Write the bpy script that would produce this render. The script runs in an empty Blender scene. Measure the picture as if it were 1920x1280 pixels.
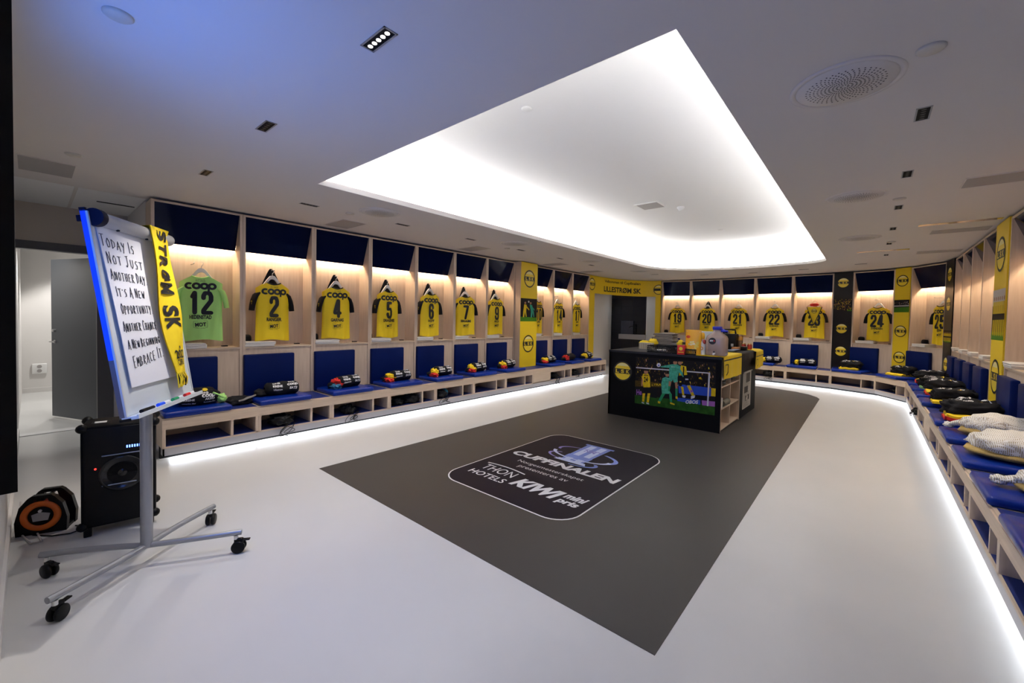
import bpy, bmesh, math, random
from mathutils import Vector, Matrix, noise
from mathutils.bvhtree import BVHTree
rad = math.radians
sc = bpy.context.scene
C = bpy.context.collection

# ------------------------------------------------------------------ camera, world, exposure
HC, H = 1.5, 2.718                      # eye height, ceiling height
_yaw, _pitch, _roll = rad(40.68), rad(-1.555), rad(1.133)
_f = Vector((-math.sin(_yaw)*math.cos(_pitch), math.cos(_yaw)*math.cos(_pitch), math.sin(_pitch)))
_r = Vector((math.cos(_yaw), math.sin(_yaw), 0)); _u = _r.cross(_f)
_r2 = _r*math.cos(_roll)+_u*math.sin(_roll); _u2 = -_r*math.sin(_roll)+_u*math.cos(_roll)
cam = bpy.data.cameras.new('camera'); cam.sensor_width = 36; cam.lens = 776.1*36/1920
cam.shift_y = -24.1/1920; cam.clip_start = .02
camo = bpy.data.objects.new('camera', cam); C.objects.link(camo)
camo.matrix_world = Matrix(((_r2.x, _u2.x, -_f.x, 0), (_r2.y, _u2.y, -_f.y, 0), (_r2.z, _u2.z, -_f.z, HC), (0, 0, 0, 1)))
sc.camera = camo
w = bpy.data.worlds.new('world'); sc.world = w; w.use_nodes = True
w.node_tree.nodes['Background'].inputs[0].default_value = (0, 0, 0, 1)
vs = sc.view_settings; vs.view_transform = 'Standard'; vs.look = 'None'; vs.gamma = 1; vs.use_curve_mapping = False
vs.exposure = 0.0
COVE, LOCK, UNDER, SPOT, SCREEN = 37.0, 150.0, 38.0, 61.0, 4.6      # lamp strengths

# ------------------------------------------------------------------ materials
MATS = {}
def mat(name, col, rough=.5, metal=0, spec=.5, emit=0, ecol=None, noise_amt=0, nscale=30, stretch=None, bump=0, bscale=80, trans=0, coat=0, grain=None):
    if name in MATS: return MATS[name]
    m = bpy.data.materials.new(name); m.use_nodes = True; MATS[name] = m
    nt = m.node_tree; b = nt.nodes['Principled BSDF']; L = nt.links.new
    b.inputs['Base Color'].default_value = (*col, 1); b.inputs['Roughness'].default_value = rough
    b.inputs['Metallic'].default_value = metal; b.inputs['Specular IOR Level'].default_value = spec
    b.inputs['Coat Weight'].default_value = coat
    if trans: b.inputs['Transmission Weight'].default_value = trans
    if emit:
        b.inputs['Emission Color'].default_value = (*(ecol or col), 1); b.inputs['Emission Strength'].default_value = emit
    tc = nt.nodes.new('ShaderNodeTexCoord'); mp = nt.nodes.new('ShaderNodeMapping'); L(tc.outputs['Object'], mp.inputs[0])
    if stretch: mp.inputs['Scale'].default_value = stretch
    if noise_amt:
        n = nt.nodes.new('ShaderNodeTexNoise'); n.inputs['Scale'].default_value = nscale; n.inputs['Detail'].default_value = 5
        L(mp.outputs[0], n.inputs[0])
        r = nt.nodes.new('ShaderNodeValToRGB')
        r.color_ramp.elements[0].position = .3; r.color_ramp.elements[1].position = .7
        g = grain or tuple(c*(1-noise_amt) for c in col)
        r.color_ramp.elements[0].color = (*g, 1); r.color_ramp.elements[1].color = (*col, 1)
        L(n.outputs[0], r.inputs[0]); L(r.outputs[0], b.inputs['Base Color'])
    if bump:
        n2 = nt.nodes.new('ShaderNodeTexNoise'); n2.inputs['Scale'].default_value = bscale; n2.inputs['Detail'].default_value = 3
        L(mp.outputs[0], n2.inputs[0]); bp = nt.nodes.new('ShaderNodeBump'); bp.inputs['Strength'].default_value = bump
        bp.inputs['Distance'].default_value = .01; L(n2.outputs[0], bp.inputs['Height']); L(bp.outputs[0], b.inputs['Normal'])
    return m

WOOD = mat('birch_plywood_upright', (.66, .53, .41), .42, noise_amt=.14, nscale=3, stretch=(14, 14, .9), grain=(.57, .44, .325))
WOODX = mat('birch_plywood_lengthwise', (.67, .54, .415), .42, noise_amt=.14, nscale=3, stretch=(.9, 9, 16), grain=(.575, .45, .33))
EDGE = mat('birch_edge_band', (.62, .49, .36), .45)
NAVYG = mat('navy_gloss_laminate', (.0018, .0048, .026), .06, spec=.16)
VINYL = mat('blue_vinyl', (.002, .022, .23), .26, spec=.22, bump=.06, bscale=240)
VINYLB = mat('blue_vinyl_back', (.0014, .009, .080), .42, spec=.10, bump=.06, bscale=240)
BLUEMAT = mat('blue_liner', (.004, .018, .15), .45)
PLINTH = mat('brushed_plinth', (.50, .49, .52), .35, metal=.25)
FLOOR = mat('pale_poured_floor', (.595, .595, .585), .30, spec=.45, noise_amt=.05, nscale=1.6, bump=.01, bscale=300)
MATF = mat('dark_grey_floor_inlay', (.052, .049, .046), .40, spec=.2, noise_amt=.12, nscale=1.3)
CEIL = mat('ceiling_paint', (.70, .665, .635), .85)
WHITEP = mat('recess_white_paint', (.86, .86, .86), .9)
WALLP = mat('wall_paint', (.72, .70, .68), .8)
BEIGEW = mat('beige_wall_paint', (.66, .58, .49), .8)
GREYD = mat('grey_door_laminate', (.10, .11, .125), .42)
DFRAME = mat('door_frame_grey', (.10, .097, .10), .45)
STEEL = mat('brushed_steel', (.62, .62, .62), .28, metal=1)
ALU = mat('silver_lacquer', (.30, .31, .33), .33, metal=.6)
BLACK = mat('black_plastic', (.006, .006, .006), .40, spec=.16)
BLACKM = mat('black_matt', (.004, .004, .0045), .75, spec=.16)
BLACKF = mat('black_fabric', (.014, .014, .016), .8, bump=.25, bscale=60, spec=.16)
BLACKN = mat('black_nylon', (.010, .010, .011), .32, bump=.35, bscale=28, spec=.16)
GREYF = mat('grey_fabric', (.22, .21, .205), .85, bump=.2, bscale=60)
DARKT = mat('dark_tile', (.006, .007, .013), .16)
GROUT = mat('tile_joint', (.03, .032, .045), .7)
YEL = mat('yellow_jersey', (.92, .66, .008), .65, bump=.12, bscale=160)
YELP = mat('yellow_print_panel', (.80, .565, .010), .45)
YELC = mat('yellow_crest', (.84, .62, .03), .35)
YELT = mat('yellow_crest_shine', (.88, .80, .36), .35)
GREEN = mat('lime_jersey', (.46, .86, .24), .65, bump=.12, bscale=160)
GREENS = mat('sleeve_lime', (.46, .86, .24), .65)
PRINT = mat('black_print', (.006, .006, .007), .5)
WPRINT = mat('white_print', (.80, .80, .80), .5)
WHITEC = mat('white_towelling', (.74, .71, .66), .9, bump=.3, bscale=120)
WHITE = mat('white_plastic', (.78, .78, .77), .35)
RED = mat('red_cloth', (.70, .02, .012), .7)
BLUEC = mat('teal_blue_cloth', (.02, .16, .28), .6)
PAPER = mat('paper', (.84, .84, .87), .8)
BOARD = mat('whiteboard', (.66, .71, .73), .22)
INK = mat('marker_ink', (.012, .012, .018), .6)
BRBLUE = mat('bright_blue_plastic', (.005, .10, .85), .35)
NAVYP = mat('dark_blue_plastic', (.003, .004, .018), .45, spec=.15)
ORANGE = mat('orange_plastic', (.72, .14, .01), .4)
SILVERP = mat('grey_label', (.40, .38, .38), .6)
GLOWW = mat('warm_led', (1, .80, .58), emit=LOCK, ecol=(1, .76, .52))
GLOWC = mat('cool_led', (.95, .97, 1), emit=UNDER, ecol=(.88, .93, 1))
GLOWR = mat('cove_led', (1, 1, 1), emit=COVE, ecol=(1, .985, .97))
GLOWS = mat('screen_glow', (.05, .2, 1), emit=SCREEN, ecol=(.06, .24, 1))
GLOWB = mat('blue_indicator', (.1, .2, 1), emit=4, ecol=(.15, .3, 1))
GLOWR2 = mat('red_indicator', (1, .05, .03), emit=2, ecol=(1, .04, .03))
GLASSY = mat('cloudy_drink', (.38, .28, .25), .25, coat=.4)
MIRR = mat('specular_louvre', (.75, .72, .66), .12, metal=1)
GRILLE = mat('grille_grey', (.36, .34, .33), .6)
HOLE = mat('dark_hole', (.012, .011, .011), .8)

# ------------------------------------------------------------------ mesh builder
class MB:
    def __init__(s): s.v = []; s.f = []; s.m = []; s.s = []
    def add(s, vs_, fs, mi=0, smooth=False):
        o = len(s.v); s.v += [tuple(p) for p in vs_]
        for f in fs: s.f.append([o+i for i in f]); s.m.append(mi); s.s.append(smooth)
        return s
    def box(s, a, b, mi=0):
        (x0, y0, z0), (x1, y1, z1) = a, b
        if x0 > x1: x0, x1 = x1, x0
        if y0 > y1: y0, y1 = y1, y0
        if z0 > z1: z0, z1 = z1, z0
        return s.add([(x0,y0,z0),(x1,y0,z0),(x1,y1,z0),(x0,y1,z0),(x0,y0,z1),(x1,y0,z1),(x1,y1,z1),(x0,y1,z1)],
                     [(0,3,2,1),(4,5,6,7),(0,1,5,4),(1,2,6,5),(2,3,7,6),(3,0,4,7)], mi)
    def rbox(s, a, b, r=.02, seg=3, mi=0, dome=0):
        bm = bmesh.new(); bmesh.ops.create_cube(bm, size=1)
        c = [(a[i]+b[i])/2 for i in range(3)]; d = [abs(b[i]-a[i]) for i in range(3)]
        for v in bm.verts: v.co = Vector((c[0]+v.co.x*d[0], c[1]+v.co.y*d[1], c[2]+v.co.z*d[2]))
        bmesh.ops.bevel(bm, geom=bm.edges[:], offset=r, segments=seg, profile=.5, affect='EDGES')
        return s.bm(bm, mi, True)
    def bm(s, bm, mi=0, smooth=False):
        bm.verts.index_update(); s.add([v.co.copy() for v in bm.verts], [[v.index for v in f.verts] for f in bm.faces], mi, smooth); bm.free(); return s
    def tube(s, pts, r, n=10, mi=0, cap=True, flat=1.0, closed=False):
        pts = [Vector(p) for p in pts]; N = len(pts); rs = r if isinstance(r, (list, tuple)) else [r]*N
        vs_ = []; up = Vector((0, 0, 1)); px = None
        for i, p in enumerate(pts):
            if closed: t = pts[(i+1) % N]-pts[i-1]
            else: t = pts[min(i+1, N-1)]-pts[max(i-1, 0)]
            t = t.normalized() if t.length > 1e-9 else Vector((0, 0, 1))
            if px is None: px = t.cross(up) if abs(t.z) < .95 else t.cross(Vector((0, 1, 0)))
            px = (px - t*px.dot(t)).normalized(); py = t.cross(px)
            for k in range(n):
                a = 2*math.pi*k/n; vs_.append(p+px*math.cos(a)*rs[i]+py*math.sin(a)*rs[i]*flat)
        fs = []
        for i in range(N if closed else N-1):
            j = (i+1) % N
            for k in range(n): fs.append((i*n+k, i*n+(k+1) % n, j*n+(k+1) % n, j*n+k))
        s.add(vs_, fs, mi, True)
        if cap and not closed:
            s.add(vs_[:n], [tuple(range(n))[::-1]], mi); s.add(vs_[-n:], [tuple(range(n))], mi)
        return s
    def lathe(s, prof, n=24, c=(0,0,0), axis='z', mi=0, smooth=True):
        vs_ = []
        for r, h in prof:
            for k in range(n):
                a = 2*math.pi*k/n; x, y = r*math.cos(a), r*math.sin(a)
                p = {'z': (x, y, h), 'y': (x, h, y), 'x': (h, x, y)}[axis]
                vs_.append((c[0]+p[0], c[1]+p[1], c[2]+p[2]))
        fs = [(i*n+k, i*n+(k+1) % n, (i+1)*n+(k+1) % n, (i+1)*n+k) for i in range(len(prof)-1) for k in range(n)]
        s.add(vs_, fs, mi, smooth)
        if prof[0][0] > 1e-6: s.add(vs_[:n], [tuple(range(n))[::-1]], mi)
        if prof[-1][0] > 1e-6: s.add(vs_[-n:], [tuple(range(n))], mi)
        return s
    def grid(s, fn, nu, nv, mi=0, smooth=True):
        vs_ = [fn(i/nu, j/nv) for j in range(nv+1) for i in range(nu+1)]
        fs = [(j*(nu+1)+i, j*(nu+1)+i+1, (j+1)*(nu+1)+i+1, (j+1)*(nu+1)+i) for j in range(nv) for i in range(nu)]
        return s.add(vs_, fs, mi, smooth)
    def prism(s, poly, z0, z1, mi=0, fn=None):            # polygon in xy, extruded in z
        n = len(poly); fn = fn or (lambda x, y, z: (x, y, z))
        vs_ = [fn(x, y, z0) for x, y in poly]+[fn(x, y, z1) for x, y in poly]
        fs = [tuple(range(n))[::-1], tuple(range(n, 2*n))]+[(i, (i+1) % n, n+(i+1) % n, n+i) for i in range(n)]
        return s.add(vs_, fs, mi)
    def blob(s, c, r, seed=0, amp=.18, freq=2.2, mi=0, sub=3, ridge=0, zmin=None, boxy=0):
        bm = bmesh.new(); bmesh.ops.create_icosphere(bm, subdivisions=sub, radius=1)
        o = Vector((seed*7.3, seed*3.1, seed*1.7))
        for v in bm.verts:
            p = v.co.normalized(); k = 1+amp*noise.noise(p*freq+o)+amp*.5*noise.noise(p*freq*2.3+o)
            if boxy: k *= 1+boxy*((abs(p.x)**4+abs(p.y)**4+abs(p.z)**4)**-.25-1)
            if ridge: k += ridge*(abs(noise.noise(p*freq*1.6-o))-.25)
            q = Vector((c[0]+p.x*r[0]*k, c[1]+p.y*r[1]*k, c[2]+p.z*r[2]*k))
            if zmin is not None and q.z < zmin: q.z = zmin
            v.co = q
        return s.bm(bm, mi, True)
    def mesh(s, name, mats):
        me = bpy.data.meshes.new(name); me.from_pydata(s.v, [], s.f)
        for m in (mats if isinstance(mats, (list, tuple)) else [mats]): me.materials.append(m)
        me.polygons.foreach_set('material_index', s.m); me.polygons.foreach_set('use_smooth', s.s)
        me.update(); return me

def obj(name, me, parent=None, loc=None, rz=None):
    o = bpy.data.objects.new(name, me); C.objects.link(o)
    if parent is not None: o.parent = parent
    if loc is not None: o.location = loc
    if rz is not None: o.rotation_euler = (0, 0, rz)
    return o
def build(name, mb, mats, parent=None, loc=None, rz=None, label=None):
    o = obj(name, mb.mesh(name, mats), parent, loc, rz)
    if label: o['label'] = label
    return o
def tag(o, label, cat, group=None):
    o['label'] = label; o['category'] = cat
    if group: o['group'] = group
    return o
def thing(name, label, cat, loc=(0, 0, 0), rz=0, group=None):
    return tag(obj(name, None, None, loc, rz), label, cat, group)
def struct(name, mb, mats, label=None):
    o = build(name, mb, mats); o['kind'] = 'structure'
    if label: o['label'] = label
    return o
def copy_tree(o, parent=None):
    c = o.copy(); C.objects.link(c)
    if parent is not None: c.parent = parent
    for ch in list(o.children): copy_tree(ch, c)
    return c
CACHE = {}
def cached(key, fn):
    if key not in CACHE: CACHE[key] = fn()
    return CACHE[key]

# ------------------------------------------------------------------ lettering
TX = {}
def text_geo(t, bold=0.0):
    k = (t, bold)
    if k not in TX:
        cu = bpy.data.curves.new('lettering', 'FONT'); cu.body = t; cu.size = 1; cu.align_x = 'CENTER'; cu.align_y = 'CENTER'
        cu.offset = bold; cu.resolution_u = 3
        ob = bpy.data.objects.new('lettering', cu); me = bpy.data.meshes.new_from_object(ob)
        vv = [(v.co.x, v.co.y) for v in me.vertices]; ff = [tuple(p.vertices) for p in me.polygons]
        bpy.data.objects.remove(ob); bpy.data.curves.remove(cu); bpy.data.meshes.remove(me)
        xs = [v[0] for v in vv] or [0]; ys = [v[1] for v in vv] or [0]
        cx, cy = (min(xs)+max(xs))/2, (min(ys)+max(ys))/2; W, Ht = max(xs)-min(xs) or 1, max(ys)-min(ys) or 1
        TX[k] = ([((x-cx)/W, (y-cy)/Ht) for x, y in vv], ff)
    return TX[k]
def text(mb, t, cx, cy, width, height, fn, mi=0, bold=.02, shear=0, rot=0):
    """lettering fitted to width x height round (cx, cy); fn maps the flat (x, y) to space"""
    vv, ff = text_geo(t, bold); out = []; ca, sa = math.cos(rot), math.sin(rot)
    for x, y in vv:
        a, b = x*width+shear*y*height, y*height
        out.append(fn(cx+a*ca-b*sa, cy+a*sa+b*ca))
    mb.add(out, ff, mi)
def ring2d(mb, cx, cy, ro, ri, fn, mi=0, a0=0, a1=360, n=28, sx=1, sy=1):
    vs_ = []
    for k in range(n+1):
        a = rad(a0+(a1-a0)*k/n); vs_ += [fn(cx+ro*sx*math.cos(a), cy+ro*sy*math.sin(a)), fn(cx+ri*sx*math.cos(a), cy+ri*sy*math.sin(a))]
    mb.add(vs_, [(2*k, 2*k+2, 2*k+3, 2*k+1) for k in range(n)], mi)
def poly2d(mb, pts, fn, mi=0): mb.add([fn(*p) for p in pts], [tuple(range(len(pts)))], mi)
def sponsor(mb, cx, cy, width, fn, mi=0):
    """four round joined letters: an open ring, two rings, a ring with a tail"""
    u = width/4.0; ro, ri = u*.61, u*.25
    for k in range(4):
        x = cx+(k-1.5)*u*1.04+(u*.06 if k == 0 else 0)
        if k == 0: ring2d(mb, x, cy, ro, ri, fn, mi, 48, 312, 22, 1, .92)
        else: ring2d(mb, x, cy, ro, ri*.95, fn, mi, 0, 360, 26, 1, .92)
        if k == 3: poly2d(mb, [(x-ro, cy), (x-ro*.52, cy), (x-ro*.52, cy-ro*1.45), (x-ro, cy-ro*1.45)], fn, mi)
DIG = {'0': [[(0,.15),(0,.85),(.2,1),(.8,1),(1,.85),(1,.15),(.8,0),(.2,0),(0,.15)]], '1': [[(.0,.80),(.5,1),(.5,0)]], '2': [[(0,.74),(0,.85),(.2,1),(.8,1),(1,.85),(1,.62),(0,.12),(0,0),(1,0)]],
       '3': [[(0,.80),(.2,1),(.8,1),(1,.85),(1,.62),(.7,.52),(1,.42),(1,.15),(.8,0),(.2,0),(0,.20)]], '4': [[(.70,0),(.70,1),(.55,1),(0,.30),(0,.22),(1.05,.22)]], '5': [[(.95,1),(.05,1),(.05,.55),(.8,.58),(1,.44),(1,.15),(.8,0),(.2,0),(0,.15),(0,.24)]],
       '6': [[(1,.76),(1,.85),(.8,1),(.2,1),(0,.85),(0,.15),(.2,0),(.8,0),(1,.15),(1,.42),(.8,.56),(.2,.56)]], '7': [[(0,1),(1,1),(.35,0)]], '9': [[(0,.24),(0,.15),(.2,0),(.8,0),(1,.15),(1,.85),(.8,1),(.2,1),(0,.85),(0,.58),(.2,.44),(.8,.44)]]}
def digit(mb, ch, cx, cy, wd, ht, th, fn, mi=0):
    for st in DIG[ch]:
        P = [(cx+(x-.5)*(wd-th), cy+(y-.5)*(ht-th)) for x, y in st]
        for (x0, y0), (x1, y1) in zip(P, P[1:]):
            L_ = math.hypot(x1-x0, y1-y0); nx, ny = -(y1-y0)/L_*th/2, (x1-x0)/L_*th/2; ns = max(1, int(L_/.03))
            q = []
            for k in range(ns+1):
                a = k/ns; x, y = x0+(x1-x0)*a, y0+(y1-y0)*a; q += [fn(x+nx, y+ny), fn(x-nx, y-ny)]
            mb.add(q, [(2*k, 2*k+1, 2*k+3, 2*k+2) for k in range(ns)], mi)
        for x, y in P: mb.add([fn(x+th/2*math.cos(rad(a)), y+th/2*math.sin(rad(a))) for a in range(0, 360, 45)], [tuple(range(8))], mi)
def crest(name, parent, fn, cx, cy, r, dark=False, sy=1):
    """round club crest: ring, shaded yellow halves, black band with three letters. fn(x, y, lift)"""
    mb = MB(); g = lambda l: (lambda x, y: fn(x, cy+(y-cy)*sy, l))
    if not dark: ring2d(mb, cx, cy, r, r*.86, g(.003), 0, n=36)
    ri = r*(.86 if not dark else .93)
    ring2d(mb, cx, cy, ri, 0.0, g(.002), 1, n=36)
    top = [(cx+ri*.96*math.cos(rad(a)), cy+ri*.96*math.sin(rad(a))) for a in range(40, 141, 10)]
    poly2d(mb, top, g(.0035), 2)
    poly2d(mb, [(cx-r*.97, cy-r*.24), (cx+r*.97, cy-r*.24), (cx+r*.97, cy+r*.24), (cx-r*.97, cy+r*.24)], g(.004), 0)
    for k, ch in enumerate('LSK'): text(mb, ch, cx+(k-1)*r*.56, cy, r*.36, r*.36, g(.0055), 1, .04)
    return build('club_crest', mb, [PRINT, YELC, YELT], parent)

# ------------------------------------------------------------------ room shell
fl = MB(); fl.box((-11.4, -1.7, -.05), (1.75, 14, 0)); struct('floor', fl, FLOOR)
arc = [(-.68, 10.19), (-.74, 10.42), (-.90, 10.68), (-1.15, 10.88), (-1.5, 11.02), (-1.95, 11.10), (-2.4, 11.12), (-2.9, 11.05), (-3.35, 10.82), (-3.7, 10.45), (-3.9, 9.95), (-3.985, 9.3)]
inl = MB(); inl.prism([(-3.985, 1.81), (-.675, 1.81)]+arc, -.001, .002); struct('floor_inlay', inl, MATF, 'dark grey painted area of the floor with a curved far end')

def offset_poly(P, d):
    n = len(P); out = []
    for i in range(n):
        a, b, c = Vector(P[i-1]), Vector(P[i]), Vector(P[(i+1) % n])
        e1, e2 = (b-a).normalized(), (c-b).normalized()
        n1, n2 = Vector((e1.y, -e1.x)), Vector((e2.y, -e2.x)); m = (n1+n2).normalized()
        out.append(tuple(b+m*d/max(.35, m.dot(n1))))
    return out
lip = [(-3.97, 1.77), (-.648, 1.77), (-.645, 9.9)]
for k in range(1, 9):                                               # shallow far end with rounded corners
    a = rad(90*k/8); lip.append((-.645-.55*(1-math.cos(a)), 9.9+.55*math.sin(a)))
lip += [(-1.7, 10.60), (-2.2, 10.66), (-2.7, 10.62)]
for k in range(1, 10):
    a = rad(90+90*k/9); lip.append((-2.75+1.22*math.cos(a), 9.15+1.42*math.sin(a)))
lip += [(-3.97, 8.2)]
outline = [(-6.05, -.12), (1.6, -.12), (1.6, 13.2), (-6.7, 13.2), (-6.7, .84), (-6.05, .84)]
def holed(z, outer, hole):
    bm = bmesh.new(); ed = []
    for P in (outer, hole):
        vv = [bm.verts.new((x, y, z)) for x, y in P]
        ed += [bm.edges.new((vv[i], vv[(i+1) % len(vv)])) for i in range(len(vv))]
    bmesh.ops.triangle_fill(bm, edges=ed, use_beauty=True, normal=(0, 0, -1))
    return bm
cb = MB(); cb.bm(holed(H, outline, lip)); cb.bm(holed(H+.055, outline, lip))
n = len(lip)
cb.add([(x, y, H) for x, y in lip]+[(x, y, H+.055) for x, y in lip], [(i, (i+1) % n, n+(i+1) % n, n+i) for i in range(n)])
struct('ceiling', cb, CEIL)
RZ = 3.30
wl = offset_poly(lip, .17)
rb = MB(); rb.add([(x, y, H+.055) for x, y in wl]+[(x, y, RZ) for x, y in wl], [(i, (i+1) % n, n+(i+1) % n, n+i) for i in range(n)])
struct('trim_1', rb, WHITEP, 'white upstand around the lit ceiling recess')
rc = MB(); rc.prism(offset_poly(lip, .2), RZ, RZ+.05); struct('ceiling', rc, WHITEP, 'raised white ceiling inside the lit recess')
lt = MB(); l0, l1 = offset_poly(lip, .085), offset_poly(lip, .115)
lt.add([(x, y, H+.058) for x, y in l0]+[(x, y, H+.075) for x, y in l0]+[(x, y, H+.075) for x, y in l1]+[(x, y, H+.058) for x, y in l1],
       [(q*n+i, q*n+(i+1) % n, ((q+1) % 4)*n+(i+1) % n, ((q+1) % 4)*n+i) for q in range(4) for i in range(n)])
tag(build('cove_light', lt, GLOWR), 'continuous white LED strip hidden behind the lip of the ceiling recess', 'light')

# alcove with the doorway, on the left
DX = -7.45
tl = MB(); tl.box((DX-.05, -.12, H+.012), (-6.05, .86, H+.06)); t2 = MB()
ct = struct('ceiling', tl, WHITEP, 'white ceiling tiles above the doorway alcove')
for y0, y1 in ((.30, .325),): t2.box((DX, y0, H+.006), (-6.05, y1, H+.0125))
t2.box((-6.055, -.12, H+.001), (-6.045, .86, H+.012), 0)
build('tile_joint', t2, CEIL, ct)
t3 = MB(); t3.box((-6.72, .5, H+.006), (-6.69, .82, H+.0125)); build('tile_slot', t3, HOLE, ct)
wf = MB(); wf.box((-11.3, -.21, 0), (1.7, -.11, H+.1)); struct('wall_front', wf, WALLP)
bs = MB(); bs.box((DX, -.11, 0), (1.6, -.095, .09)); struct('baseboard_front', bs, WALLP)
wa = MB(); wa.box((DX-.1, -.11, 2.27), (DX, .9, H+.1)); struct('wall_left', wa, BEIGEW, 'beige wall above the open doorway')
wb = MB(); wb.box((DX-.1, .70, 0), (DX, 3.0, 2.27)); struct('wall_left', wb, WALLP, 'white wall right of the open doorway')
wc = MB(); wc.box((-6.30, .86, 0), (-6.16, 10.3, H+.1)); wc.box((DX-.1, .845, 0), (-6.16, .93, H+.1)); struct('wall_left', wc, WALLP, 'wall behind the left row of lockers')
df = MB(); df.box((DX-.12, .55, 0), (DX+.012, .70, 2.27)); df.box((DX-.12, -.11, 2.19), (DX+.012, .70, 2.285))
struct('door_1', df, DFRAME, 'dark grey door frame of the open doorway')
ds = MB(); ds.box((DX-.10, -.11, 0), (DX+.04, .56, .008)); struct('trim_2', ds, mat('threshold_steel', (.7, .7, .7), .5, metal=.3), 'steel threshold strip in the open doorway')
wr = MB(); wr.box((-11.3, -.2, 0), (-11.2, 3, 2.8)); struct('wall_left', wr, WALLP, 'far white wall of the room beyond the open doorway')
wr2 = MB(); wr2.box((-11.2, 2.9, 0), (DX-.1, 3.0, 2.8)); struct('wall_back', wr2, WALLP, 'side wall of the room beyond the open doorway')
wr3 = MB(); wr3.box((-11.2, -.2, 2.72), (DX-.1, 3.0, 2.8)); struct('ceiling', wr3, WHITEP, 'ceiling of the room beyond the open doorway')
bb = MB(); bb.box((-11.2, -.11, 0), (-11.185, 2.9, .08)); struct('baseboard_left', bb, WALLP)
# door leaf, ajar
dl = thing('door_leaf', 'grey door standing ajar in the left doorway', 'door', (DX-.10, .585, 0), math.atan2(.19-.585, -8.48+7.55))
m = MB(); m.box((0, -.02, .03), (.98, .02, 2.16)); lf = build('leaf', m, GREYD, dl)
m = MB(); m.tube([(.90, .02, 1.05), (.90, .075, 1.05), (.77, .08, 1.05)], .009); m.lathe([(.024, .02), (.024, .028)], 16, (.90, 0, 1.05), 'y')
m.tube([(.90, -.02, 1.05), (.90, -.07, 1.05), (.77, -.075, 1.05)], .009); build('handle', m, STEEL, lf)
m = MB(); m.lathe([(.02, .02), (.02, .045)], 16, (.90, 0, 1.2), 'y'); build('lock', m, STEEL, lf)
for z in (.25, 1.05, 1.95): m = MB(); m.tube([(-.008, .03, z-.05), (-.008, .03, z+.05)], .009); build('hinge', m, STEEL, dl)
so = thing('wall_socket', 'white double wall socket low on the wall beyond the open doorway', 'socket', (-11.2, .095, .42))
m = MB(); m.rbox((0, -.09, -.09), (.03, .09, .09), .012); build('plate', m, WHITE, so)
m = MB(); m.lathe([(.03, .0305), (.03, .033)], 16, (0, 0, .038), 'x'); m.lathe([(.03, .0305), (.03, .033)], 16, (0, 0, -.038), 'x'); build('outlets', m, GRILLE, so)

# shell behind the lockers at the back and on the right
wk = MB()
for a, b in (((-4.85, 13.05), (-1.2, 13.05)), ((-1.2, 13.05), (.6, 12.6)), ((.6, 12.6), (1.5, 11.6)), ((1.5, 11.6), (1.5, -.12))):
    a, b = Vector(a), Vector(b); d = (b-a).normalized(); nn = Vector((-d.y, d.x))*.08
    wk.prism([tuple(a), tuple(b), tuple(b+nn), tuple(a+nn)], 0, H+.1)
struct('wall_right', wk, WALLP, 'wall behind the back and right rows of lockers')

# ------------------------------------------------------------------ lockers and benches
T = .031
def locker_parts(w, plain=False):
    P = {}
    m = MB(); m.box((.001, 0, .425), (T, .30, 2.69)); P['side_panel_a'] = m.mesh('side_panel', WOOD)
    m = MB(); m.box((w-T, 0, .425), (w-.001, .30, 2.69)); P['side_panel_b'] = m.mesh('side_panel', WOOD)
    m = MB(); m.box((T, .275, 1.04), (w-T, .295, 2.69)); P['back_panel'] = m.mesh('back_panel', WOOD)
    m = MB(); m.box((T, .018, .425), (w-T, .036, 1.052)); P['lower_panel'] = m.mesh('lower_panel', WOOD)
    m = MB(); m.box((T, .0, 1.053), (w-T, .275, 1.070)); P['ledge'] = m.mesh('ledge', WOODX)
    m = MB(); m.box((T, .002, 2.668), (w-T, .294, 2.69)); P['top_rail'] = m.mesh('top_rail', WOODX)
    m = MB(); a, b = (.012, 2.667), (.168, 2.255); d = .012
    m.add([(x, y, z) for x in (T+.002, w-T-.002) for y, z in (a, (a[0]+d, a[1]), (b[0]+d, b[1]), b)],
          [(0, 1, 2, 3), (7, 6, 5, 4), (0, 3, 7, 4), (1, 5, 6, 2), (0, 4, 5, 1), (3, 2, 6, 7)]); P['flap_door'] = m.mesh('flap_door', NAVYG)
    m = MB(); m.box((T+.005, .208, 2.288), (w-T-.005, .220, 2.300)); P['led_strip'] = m.mesh('led_strip', GLOWW)
    m = MB(); m.box((w-T-.13, .20, 1.0705), (w-T-.07, .25, 1.083)); P['cable_cover'] = m.mesh('cable_cover', BLACK)
    m = MB(); m.tube([(w*.47, .276, 2.05), (w*.47, .15, 2.05), (w*.47, .135, 2.065)], .005, 8); P['coat_hook'] = m.mesh('coat_hook', STEEL)
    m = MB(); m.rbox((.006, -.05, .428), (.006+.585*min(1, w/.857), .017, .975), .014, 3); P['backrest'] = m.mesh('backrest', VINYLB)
    return P
LOCK_GROUP = 'open lockers around the room walls'
def locker(w, org, ang, label):
    P = cached(('locker', round(w, 3)), lambda: locker_parts(w))
    t = thing('locker', label, 'locker', (*org, 0), ang, LOCK_GROUP)
    for k, me in P.items(): obj(k[:-2] if k.endswith(('_a', '_b')) else k, me, t)
    return t
BD = .55
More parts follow.
